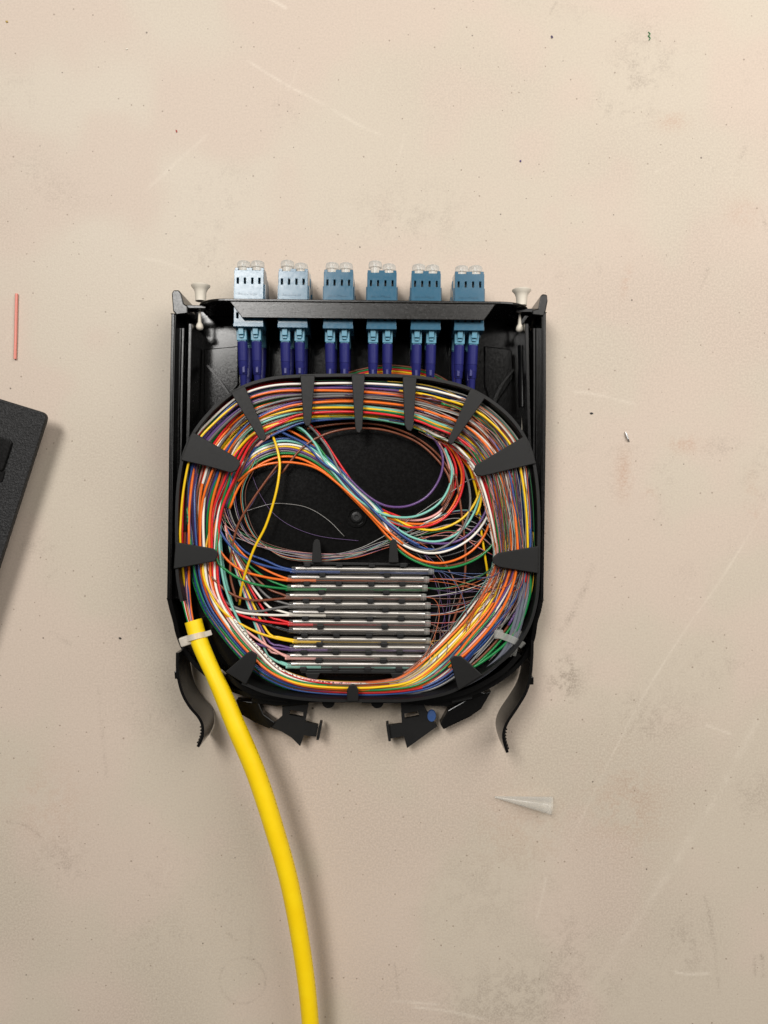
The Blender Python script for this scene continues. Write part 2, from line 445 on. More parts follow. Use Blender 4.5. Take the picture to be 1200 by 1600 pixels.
    for b in ((885, 1062, 26, 48, .3, .85, .50), (990, 1240, 38, 62, -.2, .42, .46), (820, 1560, 150, 60, -.2, .5, .44), (1065, 1470, 50, 60, 0, .42, .46), (90, 1350, 45, 40, 0, .42, .46), (1010, 1130, 80, 50, 0, .4, .48),
              (1110, 1040, 50, 20, 0, .4, .48), (1000, 120, 50, 90, .3, .45, .50), (950, 170, 20, 30, 0, .4, .5), (245, 1085, 60, 70, 0, .3, .48), (450, 180, 25, 18, 0, .4, .5), (640, 340, 90, 50, 0, .3, .5), (1180, 1240, 40, 40, 0, .35, .48), (60, 280, 80, 40, .5, .25, .5), (240, 1480, 90, 60, 0, .3, .48), (1130, 700, 30, 20, 0, .3, .48), (760, 1380, 130, 90, 0, .22, .47), (500, 1300, 120, 160, 0, .15, .47), (900, 1480, 60, 60, 0, .4, .46)):
        blob(1, *b)
    for b in ((975, 742, 12, 34, 0, .6, .40), (1070, 694, 26, 12, 0, .55, .40), (1050, 190, 22, 14, 0, .5, .42), (980, 1260, 60, 70, 0, .35, .42), (1175, 790, 10, 40, 0, .45, .42), (820, 1290, 80, 60, 0, .25, .42), (978, 440, 6, 22, .2, .5, .4), (1015, 775, 10, 10, 0, .5, .4), (1160, 330, 25, 25, 0, .3, .42), (70, 1250, 60, 60, 0, .25, .42)):
        blob(2, *b)
    lay[1] = np.maximum(lay[1], ss(vnoise(170, 3, 7), 0.55, 0.85) * ss(mid * .5 + fin * .5, 0.5, 0.75) * 0.27)
    lay[1] = np.maximum(lay[1], ss(vnoise(240, 2, 12) + (Y - 800) / 5000, 0.45, 0.85) * 0.20)  # light falloff towards the bottom, painted as broad darkening in the grime layer
    lay[0] *= 0.75; lay[1] *= 0.9
    tint = ss(vnoise(150, 3, 9), 0.3, 0.7)
    ny, nx = X.shape
    V = np.stack([(X0 - 600) * K, (800 - Y0) * K, np.zeros_like(X)], -1).reshape(-1, 3) * MM
    idx = np.arange(nx * ny).reshape(ny, nx)
    Q = np.stack([idx[1:, :-1], idx[1:, 1:], idx[:-1, 1:], idx[:-1, :-1]], -1).reshape(-1, 4)
    me = bpy.data.meshes.new('tabletop')
    me.vertices.add(len(V)); me.vertices.foreach_set('co', V.astype(np.float32).ravel())
    me.loops.add(Q.size); me.loops.foreach_set('vertex_index', Q.astype(np.int32).ravel())
    me.polygons.add(len(Q)); me.polygons.foreach_set('loop_start', (np.arange(len(Q)) * 4).astype(np.int32))
    me.update(calc_edges=True)
    a = me.attributes.new('wear_shade', 'FLOAT_COLOR', 'POINT')
    C4 = np.concatenate([lay.reshape(3, -1).T, np.ones((nx * ny, 1))], 1); a.data.foreach_set('color', C4.astype(np.float32).ravel())
    a = me.attributes.new('tint', 'FLOAT', 'POINT'); a.data.foreach_set('value', tint.astype(np.float32).ravel())
    me.materials.append(table_material())
    o = bpy.data.objects.new('tabletop', me); COL.objects.link(o)
    tag(o, 'worn beige laminate tabletop with scratches and specks', 'table', kind='structure')
build_table()

# ------------------------------------------------------------------ cassette
cas = root('splice_cassette', P(555, 800, 0), 'open black plastic fibre splice cassette with coiled coloured strands inside', 'cassette')
ZW = 24.0
outline = [(283, 466), (841, 470), (848, 560), (846, 940), (837, 972), (830, 1010), (806, 1045), (760, 1085), (700, 1103), (620, 1108), (551, 1105), (480, 1106), (410, 1100), (350, 1080), (300, 1035), (281, 1000), (273, 972), (264, 940), (268, 560)]
add('tray_floor', pprism(outline, 0.6, 2.0, zmap=ZW), M['floor'], cas, bevel=0.3)
# side rails: outer wall, inner wall, and their raised ribs
def zprof(n, cut, hi, lo):
    return np.array([hi if i < cut else lo for i in range(n)])
for side, outer, inner in (('l', [(271, 490), (268, 640), (266, 800), (264, 936)], [(297, 505), (294, 640), (291, 760), (289, 830)]),
                           ('r', [(850, 488), (850, 640), (848, 800), (846, 938)], [(823, 505), (826, 640), (830, 760), (832, 830)])):
    ow = add('side_wall', pwall(outer, 1.9, 0.8, 24.0, 6), M['black'], cas, bevel=0.35)
    add('top_rib', pwall(outer, 0.7, 24.0, 24.7, 6), M['black'], ow, bevel=0.15)
    add('inner_rail', pwall(inner, 1.5, 1.6, 23.4, 6), M['black'], cas, bevel=0.3)
    s = 1 if side == 'l' else -1
    mid = [(x + 9 * s, y) for x, y in outer]; mid[0] = (mid[0][0], 512)
    add('slide_channel', pwall(mid, 2.0, 1.5, 19.5, 6), M['black'], cas, bevel=0.25)
    mid2 = [(x + 15 * s, y) for x, y in outer]; mid2[0] = (mid2[0][0], 512)
    add('slide_rail', pwall(mid2, 1.0, 1.5, 21.5, 6), M['black'], cas, bevel=0.25)
# skirts along the curved lower corners, stepping down from the wall height
for pts in ([(264, 934, 24), (268, 952, 23), (273, 970, 20), (279, 995, 17), (292, 1022, 15), (320, 1052, 15), (360, 1077, 15), (410, 1090, 15), (450, 1095, 15)],
            [(846, 936, 24), (842, 955, 23), (837, 972, 21), (832, 1000, 17), (818, 1030, 15), (790, 1056, 15), (750, 1079, 15), (700, 1092, 15), (650, 1097, 15)]):
    q = cr(np.array(pts, float), 8); w3 = np.array([P(*a) for a in q])
    add('corner_skirt', wall(w3[:, :2], 1.9, 1.0, w3[:, 2]), M['black'], cas, smooth=True, autosmooth=40)
# corner posts at the front
add('corner_post', pprism([(268, 458), (271, 453), (279, 453), (283, 458), (287, 474), (293, 478), (293, 490), (276, 492), (270, 486)], 1.0, 24.8), M['black'], cas, bevel=0.5)
add('corner_post', pprism([(845, 462), (848, 459), (855, 460), (856, 470), (853, 486), (850, 494), (832, 492), (832, 484), (841, 482)], 1.0, 24.8), M['black'], cas, bevel=0.5)
# front ledges beside the panel
add('front_ledge', pprism([(284, 476), (322, 477), (322, 482), (284, 482)], 14.5, 21.0), M['black'], cas, bevel=0.3)
add('front_ledge', pprism([(806, 482), (846, 482), (846, 488), (806, 488)], 14.5, 21.0), M['black'], cas, bevel=0.3)
# vertical adapter panel with rounded upper corners, openings for the adapters are hidden by the adapters themselves
RZ = math.radians(-0.62)
pc = P(567, 470.5, 29)
pw, rad = 73.5, 14.0
prof = [(-pw, 3.0), (pw, 3.0), (pw, 29 - rad)]
for k in range(1, 9):
    a = math.pi / 2 * k / 8
    prof.append((pw - rad + rad * math.cos(a), 29 - rad + rad * math.sin(a)))
for k in range(0, 9):
    a = math.pi / 2 + math.pi / 2 * k / 8
    prof.append((-pw + rad + rad * math.cos(a), 29 - rad + rad * math.sin(a)))
n = len(prof)
V = np.array([(x, 0.55, z) for x, z in prof] + [(x, -0.55, z) for x, z in prof])
ca, sa = math.cos(RZ), math.sin(RZ)
def rot(V): V = np.asarray(V, float); return np.c_[V[:, 0] * ca - V[:, 1] * sa, V[:, 0] * sa + V[:, 1] * ca, V[:, 2]]
V = rot(V) + np.array([pc[0], pc[1], 0])
F = [tuple(range(n)), tuple(range(n, 2 * n))[::-1]] + [(i, i + n, (i + 1) % n + n, (i + 1) % n) for i in range(n)]
pan = add('adapter_panel', (V, F), M['flange'], cas, bevel=0.25)
# horizontal flange with mitred ends folded back over the adapters
FL = prism([(-57.5, -0.56), (57.3, -0.56), (52.4, -7.6), (-52.0, -7.6)], 27.75, 28.75)
FV = rot(FL[0]) + np.array([pc[0], pc[1], 0])
add('flange', (FV, FL[1]), M['flange'], pan, bevel=0.25)

# interior moulded shapes in the connector bay
add('bay_ramp', pprism([(318, 545), (372, 540), (372, 600), (330, 668), (318, 640)], 1.5, 3.4, zmap=4), M['floor'], cas, bevel=0.5)
add('bay_ramp', pprism([(757, 540), (800, 545), (803, 590), (770, 640), (757, 600)], 1.5, 3.4, zmap=4), M['floor'], cas, bevel=0.5)
for pts in ([(325, 572), (340, 590), (352, 606), (366, 628)], [(802, 578), (786, 598), (776, 618), (770, 640)]):
    add('bay_rib', pwall(pts, 0.8, 2.0, 7.0, 6, zmap=5), M['black'], cas, smooth=True, autosmooth=40)
v, _ = tube([P(816, 540, 12), P(817, 560, 12), P(817, 636, 12)], 2.3, 14)
add('hinge_pin', v, M['black'], cas, smooth=True, autosmooth=40)
add('bright_gap_bar', lathe([(0, 0.01), (0, 0.9), (12, 0.9), (12, 0.01)], 'y', 12, P(818, 680, 10)), M['white'], cas, smooth=True, autosmooth=40)  # made-up pale bar standing in for the bright gap beside the right rail
v, _ = tube([P(300, 540, 12), P(299, 560, 12), P(297, 640, 12)], 2.1, 14)
add('hinge_pin', v, M['black'], cas, smooth=True, autosmooth=40)

# push-in plungers: trumpet head, shank and ball tail
for px, py, tx, ty in ((313.5, 446, 312, 514), (815, 453, 812, 517)):
    h = P(px, py, 17); t = P(tx, ty, 17); L = h[1] - t[1]
    pl = add('plunger', lathe([(0.35, 0.01), (0.35, 3.4), (0, 4.25), (-0.5, 4.2), (-1.6, 3.2), (-3.2, 2.55), (-7, 2.3), (-7, 0.01)], 'y', 28, h), M['white'], cas, smooth=True, autosmooth=50)
    pl['label'] = 'ivory push-in plunger with flared head'
    add('plunger_tail', lathe([(8.0, 0.45), (5, 0.7), (3.0, 0.8), (1.8, 1.5), (0.6, 1.7), (-0.3, 1.3), (-0.7, 0.02)], 'y', 18, (t[0], t[1], 17)), M['white'], pl, smooth=True, autosmooth=60)

# ------- splice deck (raised oval tray) and its guide rim
ZR = 27.0
rim = [(345, 1046), (322, 1010), (300, 975), (284, 940), (277, 900), (276, 850), (276, 800), (279, 752), (288, 706), (308, 668), (340, 632), (378, 605), (425, 591), (480, 587), (560, 586), (640, 588), (690, 595), (735, 608), (775, 632), (806, 662), (828, 700), (838, 745), (842, 800), (842, 860), (841, 910), (837, 945), (826, 980), (806, 1012), (775, 1040), (735, 1066), (695, 1084), (640, 1094), (590, 1095), (551, 1095), (500, 1094), (455, 1090), (415, 1082), (378, 1067)]
add('splice_deck', pprism([tuple(q) for q in cr(rim, 3, True)], 12.6, 14.0, zmap=ZR), M['deck'], cas, bevel=0.2)
q = cr(rim[3:], 6)
zz = np.full(len(q), ZR)
add('guide_rim', wall(np.array([P(x, y, ZR)[:2] for x, y in q]), 1.3, 13.5, zz), M['tab'], cas, smooth=True, autosmooth=40)
q = cr(rim[:4], 6)
add('cable_gate', wall(np.array([P(x, y, 15.0)[:2] for x, y in q]), 1.3, 13.5, 15.0), M['black'], cas, smooth=True, autosmooth=40)
# broad lower band visible between rim and skirt at the bottom
for pts in ([(352, 1055), (385, 1078), (420, 1086), (470, 1092), (540, 1094)], [(812, 1022), (785, 1050), (740, 1076), (700, 1088), (640, 1094), (565, 1095)]):
    add('lower_band', pwall(pts, 2.2, 2.0, 19.0, 8, zmap=19), M['black'], cas, smooth=True, autosmooth=40)

TABS = [[(274, 847), (333, 857), (340, 863), (340, 869), (336, 877), (271, 889)],
        [(300, 674), (363, 711), (373, 719), (375, 726), (370, 735), (361, 739), (322, 728), (282, 719)],
        [(360, 613), (382, 603), (413, 674), (416, 684), (412, 689), (405, 686)],
        [(469, 586), (492, 586), (486, 660), (483, 666), (477, 665), (474, 658)],
        [(549, 585), (570, 585), (566, 670), (562, 677), (557, 675), (555, 668)],
        [(629, 587), (651, 590), (646, 668), (642, 674), (636, 672), (632, 664)],
        [(736, 606), (758, 622), (709, 692), (704, 695), (700, 691), (701, 685)],
        [(820, 681), (838, 724), (754, 744), (745, 743), (740, 736), (743, 727)],
        [(842, 853), (841, 896), (779, 886), (770, 880), (769, 872), (778, 864)],
        [(384, 1070), (352, 1050), (386, 1020), (393, 1017), (402, 1023), (397, 1045)],
        [(542, 1096), (542, 1078), (546, 1071), (551, 1069), (556, 1071), (560, 1078), (560, 1096)],
        [(716, 1079), (754, 1055), (728, 1031), (720, 1025), (709, 1025), (703, 1030)]]
for t in TABS:
    add('guide_tab', pprism(t, 27.05, 28.2), M['tab'], cas, bevel=0.3)

# under-deck latches, levers and feet
def lever(path, z1, z0, teeth_sign):
    c = cr(path, 8); q = np.array([P(x, y, z1)[:2] for x, y in c])
    lv = add('latch_lever', wall(q, 1.25, z0, z1), M['black'], cas, smooth=True, autosmooth=40)
    # grip teeth along the outer lower third
    k0 = int(len(q) * 0.70)
    pts = resample(q[k0:], 1.45)
    vf = []
    for i in range(len(pts) - 1):
        t = pts[i + 1] - pts[i]; t /= np.linalg.norm(t); nn = np.array([-t[1], t[0]]) * teeth_sign
        c0 = pts[i] + nn * 0.35
        a = c0 - t * 0.45; b = c0 + t * 0.45; e = c0 + nn * 0.95
        vf.append(prism([a, b, e + t * .15, e - t * .15], z0 + 2.0, z1 - 0.02))
    g = add('grip_teeth', join(*vf), M['black'], lv)
    return lv
lv = lever([(277, 1020), (277, 1045), (280, 1066), (286, 1086), (297, 1105), (309, 1119), (315.5, 1131), (317, 1144), (314.5, 1156), (309, 1167)], 22.5, 2.5, -1)
add('lever_peg', pprism([(272, 1049), (279, 1049), (280, 1061), (273, 1061)], 12, 17.5), M['black'], lv, bevel=0.3)
lv = lever([(832, 1000), (831, 1035), (829, 1058), (822, 1080), (812, 1098), (800, 1113), (791, 1127), (786, 1142), (787, 1157), (792, 1172)][:1] + [(831, 1030), (828, 1060), (821, 1083), (808, 1105), (793, 1128), (787, 1145), (788, 1160), (793, 1176)], 22.5, 2.5, 1)
add('lever_peg', pprism([(827, 1057), (834, 1058), (834, 1070), (826, 1070)], 12, 17.5), M['black'], lv, bevel=0.3)

def frame_plate(name, outer, hole, z0, z1, mat, parent):
    """plate with one quadrilateral window, built as a ring of quads round the hole"""
    o_ = ppoly(outer, z1); h = ppoly(hole, z1)
    V, F = [], []
    import mathutils
    from mathutils.geometry import tessellate_polygon
    tr = tessellate_polygon([[Vector((*p, 0)) for p in o_], [Vector((*p, 0)) for p in h]])
    allp = o_ + h; n = len(allp)
    V = [(x, y, z0) for x, y in allp] + [(x, y, z1) for x, y in allp]
    def orient(t): 
        a, b, c = [np.array(allp[i]) for i in t]
        return t if np.cross(b - a, c - a) > 0 else t[::-1]
    for t in tr:
        t = orient(tuple(t)); F.append(tuple(i + n for i in t)); F.append(t[::-1])
    def loop(idx, ccw):
        for i in range(len(idx)):
            a, b = idx[i], idx[(i + 1) % len(idx)]
            F.append((a, b, b + n, a + n) if ccw else (b, a, a + n, b + n))
    area2 = lambda p: sum(p[i][0] * p[(i + 1) % len(p)][1] - p[(i + 1) % len(p)][0] * p[i][1] for i in range(len(p)))
    loop(list(range(len(o_))), area2(o_) > 0); loop(list(range(len(o_), n)), area2(h) < 0)
    return add(name, (V, F), mat, parent)
la = frame_plate('latch_arm', [(441, 1098), (483, 1093), (477, 1128), (497, 1133), (494, 1151), (475, 1149), (469, 1166), (456, 1153), (440, 1143), (422, 1136), (441, 1119)],
            [(453, 1109), (474, 1113), (473.5, 1121), (452, 1117)], 6.0, 8.5, M['tab'], cas)
add('arm_bar', pprism([(499, 1130), (503, 1131), (498, 1157), (494, 1156)], 4.5, 10.5), M['tab'], la, bevel=0.2)
lb = frame_plate('latch_arm', [(626, 1095), (660, 1098), (667, 1112), (683, 1135), (658, 1153), (636, 1169), (631, 1150), (611, 1154), (606, 1134), (628, 1131)],
            [(632, 1115), (653, 1111), (655, 1119), (633, 1123)], 6.0, 8.5, M['tab'], cas)
add('arm_bar', pprism([(603, 1132), (607, 1131), (611, 1158), (607, 1159)], 4.5, 10.5), M['tab'], lb, bevel=0.2)
# dark gussets joining the arms to the tray
for pts in ([(368, 1094), (377, 1117), (398, 1129), (421, 1139), (430, 1129), (412, 1116), (404, 1098)],
            [(693, 1140), (735, 1120), (752, 1108), (768, 1080), (735, 1090), (700, 1110), (688, 1132)]):
    add('gusset', pprism(pts, 3.0, 9.5, zmap=9.5), M['black'], cas, bevel=0.4)
for pts in ([(392, 1098), (432, 1104), (452, 1103), (482, 1100), (482, 1092), (395, 1088)], [(640, 1092), (640, 1100), (668, 1103), (700, 1104), (760, 1084), (745, 1078)]):
    add('gusset', pprism(pts, 2.5, 11.0, zmap=11), M['black'], cas, bevel=0.4)
add('gusset_slot', pprism([(705, 1092), (738, 1086), (738, 1092), (706, 1099)], 10.8, 12.2), M['tab'], cas, bevel=0.2)
for cx in (513, 589.5):
    pts = [(cx - 10, 1094)] + [(cx - 10 * math.cos(a), 1097 + 10 * math.sin(a)) for a in np.linspace(0, math.pi, 12)] + [(cx + 10, 1094)]
    add('round_foot', pprism(pts, 5.0, 9.0), M['tab'], cas, bevel=0.2)
add('rim_bar', pprism([(482, 1090), (541, 1090), (541, 1096), (482, 1098)], 6.0, 12.5), M['black'], cas, bevel=0.3)
add('rim_bar', pprism([(566, 1090), (640, 1090), (640, 1097), (566, 1096)], 6.0, 12.5), M['black'], cas, bevel=0.3)
o = add('blue_plug', lathe([(0, 0.01), (0, 1.9), (1.2, 2.15), (2.0, 1.9), (2.2, 0.01)], 'z', 18, P(674, 1117, 6.8)), M['bluecap'], None, smooth=True, autosmooth=40)
for v in o.data.vertices: v.co.y *= 1.35
tag(o, 'small blue oval plug tucked beside the right latch arm', 'plug')

# deck screw
sc = add('screw_boss', lathe([(13.5, 4.6), (15.0, 4.6), (15.0, 3.6), (14.3, 3.4), (14.3, 0.01)], 'z', 32, (*P(557, 808, 15)[:2], 0)), M['deck'], cas, smooth=True, autosmooth=40)
add('screw_head', lathe([(14.2, 2.5), (15.1, 2.4), (15.4, 1.6), (15.4, 1.0), (14.6, 0.9), (14.6, 0.01)], 'z', 12, (*P(557, 808, 15)[:2], 0)), M['screw'], sc)
for px, py, r in ((563, 700, 3.6), (548, 655, 2.6)):
    add('ejector_mark', lathe([(13.9, r), (14.12, r), (14.12, r - 0.25), (14.02, r - 0.3)], 'z', 28, (*P(px, py, 14)[:2], 0)), M['deck'], cas, smooth=True, autosmooth=40)

# ------------------------------------------------------------------ splice holder
sh = add('splice_holder', pprism([(472, 878), (640, 880), (641, 1052), (468, 1050)], 14.0, 15.6), M['deck'], cas, bevel=0.3)
add('end_bar', pprism([(474, 878), (637, 880), (637, 884), (474, 882)], 15.6, 20.0), M['clip'], sh, bevel=0.2)
add('end_bar', pprism([(470, 1047), (634, 1048), (634, 1053), (470, 1052)], 15.6, 20.0), M['clip'], sh, bevel=0.2)
for cx, w0 in ((495, 6.5), (615, 6.5)):
    add('holder_tab', pprism([(cx - 8, 879), (cx - w0, 850), (cx - 4, 844), (cx, 842), (cx + 4, 844), (cx + w0 - 1, 850), (cx + 8, 879)], 21.4, 22.4), M['tab'], sh, bevel=0.25)
for cx in (488, 621):
    add('holder_tab', pprism([(cx - 11, 1052), (cx + 12, 1052), (cx + 6, 1064), (cx, 1067), (cx - 6, 1064)], 21.4, 22.4), M['tab'], sh, bevel=0.25)
ROWS = [891, 905.5, 918.5, 932.6, 945.6, 959.7, 973.8, 985.7, 1001, 1013.5, 1026, 1039]
RX = [677, 669.5, 667, 665, 671.6, 671.5, 671.6, 670, 672, 671, 668, 668]
LX = [456, 450, 449, 447, 452, 452, 452, 452, 459, 453, 448, 449]
edges = [882.5] + [(ROWS[i] + ROWS[i + 1]) / 2 for i in range(11)] + [1046]
for i, ey in enumerate(edges):
    sl = -0.010 * 0
    xs = (480, 530, 581, 630) if i % 2 == 0 else (504, 605)
    for cx in xs:
        c = P(cx - i * 0.55, ey + (0.5 if cx > 560 else 0), 20.4)
        w2, h2 = 1.45, 0.95
        add('sleeve_clip', box(c[0] - w2, c[0] + w2, c[1] - h2, c[1] + h2, 15.5, 20.6), M['clip'], sh, bevel=0.25)

# splice protection sleeves
SL = []
for i in range(12):
    cname = NAMES[i]
    zc = 18.0
    a = P(LX[i], ROWS[i] - 0.8 + rng.normal(0, 0.6), zc + rng.normal(0, .12)); b = P(RX[i], ROWS[i] + 1.0 + rng.normal(0, 0.7), zc + rng.normal(0, .12))
    r = root('splice_sleeve', ((a + b) / 2) - np.array([0, 0, 1.5]), 'clear splice sleeve with steel rod on ' + {'grey': 'slate grey'}.get(cname, cname) + ' fibres, ' +
             ['top', 'second', 'third', 'fourth', 'fifth', 'sixth', 'seventh', 'eighth', 'ninth', 'tenth', 'eleventh', 'bottom'][i] + ' of the twelve', 'splice sleeve', 'splice sleeves in the holder')
    (v, f), _ = tube(np.linspace(a, b, 14) + np.c_[np.zeros(14), rng.normal(0, 0.05, 14), np.zeros(14)], [1.35] + [1.74] * 12 + [1.50], 16, caps=False)
    add('clear_tube', (v, f), M['sleeve'], r, smooth=True)
    o1 = np.array([0, 0.62, 0.45]) + rng.normal(0, 0.06, 3); d = (b - a)
    (v, f), _ = tube([a + d * 0.03 + o1, a + d * 0.5 + o1, a + d * 0.965 + o1], 0.93, 16)
    add('steel_rod', (v, f), M['steel'], r, smooth=True, autosmooth=40)
    o2 = np.array([0, -0.82, 0.15]); e = [0.34, .2, .28, .26, .22, .26, .17, .3, .2, .27, .25, .24][i]
    (v, f), _ = tube([a + d * -0.01 + o2, a + d * e * 0.5 + o2, a + d * e + o2], 0.74, 12)
    add('buffer_stub', (v, f), FM[cname], r, smooth=True, autosmooth=40)
    (v, f), _ = tube([a + d * e * 0.95 + o2, a + d * 0.7 + o2 + [0, .1, 0], b + o2], 0.20, 6)
    add('bare_core', (v, f), FT[cname], r, smooth=True)
    (v, f), _ = tube([a + d * 0.62 + o2 + [0, 0, -.3], a + d * 0.8 + o2 + [0, 0, -.3], a + d * 0.995 + o2 + [0, 0, -.1]], 0.62, 10)
    add('inner_tube', (v, f), FT[cname] if i in (0, 2, 9, 11, 3) else M['sleeve'], r, smooth=True)
    (v, f), _ = tube([b - d * 0.035, b - d * 0.015, b + d * 0.004], [1.5, 1.6, 1.35], 14)
    add('end_seal', (v, f), M['tieclear'], r, smooth=True, autosmooth=50)
    SL.append((a, b))

# ------------------------------------------------------------------ adapters (twelve duplex, two tiers)
def grid_plate(xs, ys, holes, z0, z1):
    nx, ny = len(xs), len(ys)
    V = [(x, y, z) for z in (z0, z1) for y in ys for x in xs]
    I = lambda i, j, k: k * nx * ny + j * nx + i
    solid = lambda i, j: 0 <= i < nx - 1 and 0 <= j < ny - 1 and (i, j) not in holes
    F = []
    for j in range(ny - 1):
        for i in range(nx - 1):
            if not solid(i, j): continue
            F.append((I(i, j, 1), I(i + 1, j, 1), I(i + 1, j + 1, 1), I(i, j + 1, 1)))
            F.append((I(i, j, 0), I(i, j + 1, 0), I(i + 1, j + 1, 0), I(i + 1, j, 0)))
            if not solid(i, j - 1): F.append((I(i, j, 0), I(i + 1, j, 0), I(i + 1, j, 1), I(i, j, 1)))
            if not solid(i, j + 1): F.append((I(i + 1, j + 1, 0), I(i, j + 1, 0), I(i, j + 1, 1), I(i + 1, j + 1, 1)))
            if not solid(i - 1, j): F.append((I(i, j + 1, 0), I(i, j, 0), I(i, j, 1), I(i, j + 1, 1)))
            if not solid(i + 1, j): F.append((I(i + 1, j, 0), I(i + 1, j + 1, 0), I(i + 1, j + 1, 1), I(i + 1, j, 1)))
    return V, F
HW, LEN, HT = 6.4, 24.2, 9.5     # half width, length, height
AX = [388, 457, 528, 596, 665, 733]
AYF = [422, 423.5, 425, 426, 427, 428]
ORD = ['leftmost', 'second from left', 'third from left', 'fourth from left', 'fifth from left', 'rightmost']
xs = [-6.4, -5.25, -4.35, -2.15, -1.25, 1.05, 1.95, 4.15, 5.05, 6.4]
ys = [0, 3.2, 5.7, LEN - 5.9, LEN - 3.3, LEN]
holes = {(i, j) for i in (1, 3, 5, 7) for j in (1, 3)}
def make_adapter(i, tier):
    top = 26.0 if tier == 'upper' else 12.0
    c = P(AX[i], AYF[i], 26.0)
    shift = (-1.2 if (i == 0 and tier == 'lower') else 0)
    loc = (c[0] + shift, c[1] - LEN, top - HT)
    lab = {'upper': 'blue duplex adapter in the upper tier, %s of six', 'lower': 'blue duplex adapter beneath the upper tier, %s of six'}[tier] % ORD[i]
    r = root('duplex_adapter', loc, lab, 'adapter', 'duplex adapters in the cassette panel', RZ)
    L = dict(local=True)
    add('top_shell', grid_plate(xs, ys, holes, HT - 0.9, HT), M['adapter'], r, key='ad_top', bevel=0.12, **L)
    add('core', box(-4.9, 4.9, 1.5, LEN - 1.5, 1.2, HT - 2.2), M['adapter_in'], r, key='ad_core', **L)
    add('bottom_shell', box(-HW, HW, 0, LEN, 0, 1.0), M['adapter'], r, key='ad_bot', bevel=0.12, **L)
    for s in (-1, 1):
        add('side_shell', box(s * HW - (0 if s < 0 else 0.9), s * HW + (0.9 if s < 0 else 0), 0, LEN, 1.0, HT - 0.9), M['adapter'], r, key='ad_s%d' % s, **L)
        add('mounting_clip', box(s * (HW + 0.02) - (0.5 if s < 0 else 0), s * (HW + 0.02) + (0 if s < 0 else 0.5), 9.0, 18.5, 1.4, HT - 2.0), M['steel'] if False else M['adapter'], r, key='ad_c%d' % s, **L)
    for k, (x0, x1) in enumerate(((-6.3, -4.9), (-1.3, 1.2), (4.9, 6.3))):
        add('front_post', box(x0, x1, LEN, LEN + 1.4, 1.0, HT - 1.2), M['adapter'], r, key='ad_p%d' % k, bevel=0.1, **L)
    add('rear_lip', box(-6.55, 6.55, -0.4, 1.2, 0.6, HT + 0.12), M['adapter'], r, key='ad_lip', bevel=0.12, **L)
    # low-relief moulded marking (illegible strokes in the photograph)
    if tier == 'upper':
        rr = random.Random(5); vf = []
        y0 = 13.3; x = -4.6
        for k in range(9):
            for q in range(rr.choice((1, 2, 2))):
                h = rr.uniform(0.6, 1.25); dx = rr.uniform(-0.3, 0.3)
                b0 = y0 + rr.uniform(0, 0.4)
                vf.append(prism([(x, b0), (x + 0.20, b0), (x + 0.20 + dx, b0 + h), (x + dx, b0 + h)], HT - .01, HT + 0.2))
                x += 0.38
            if rr.random() < 0.6: vf.append(box(x - 0.75, x - 0.2, y0 + rr.choice((0, 0.55, 1.0)), y0 + 1.18, HT, HT + 0.08) if False else box(x - 0.72, x - 0.2, y0 + 0.5, y0 + 0.68, HT - .01, HT + 0.18))
            x += 0.38
        add('moulded_marking', join(*vf), M['adapter'], r, key='ad_mark', **L)
    for k, cx in enumerate((-3.05, 3.05)):
        ex = rng.uniform(-0.3, 0.5) + (0.9 if (i, k) in ((1, 0), (3, 0)) else 0)
        cp = add('dust_cap', lathe([(-2.5, 2.05), (1.6, 2.15), (1.9, 2.9), (3.4, 3.0), (4.3, 2.75), (4.7, 2.0), (4.75, 0.01)], 'y', 22), M['cap'], r, smooth=True, autosmooth=45, key='cap', **L)
        cp.location = Vector((cx, LEN + 0.1 + ex, HT / 2 + 0.2)) * MM
        pin = add('cap_pin', lathe([(-3, 0.85), (3.3, 0.85), (3.5, 0.01)], 'y', 12), M['cap'], cp, smooth=True, autosmooth=45, key='cappin', **L)
    return r
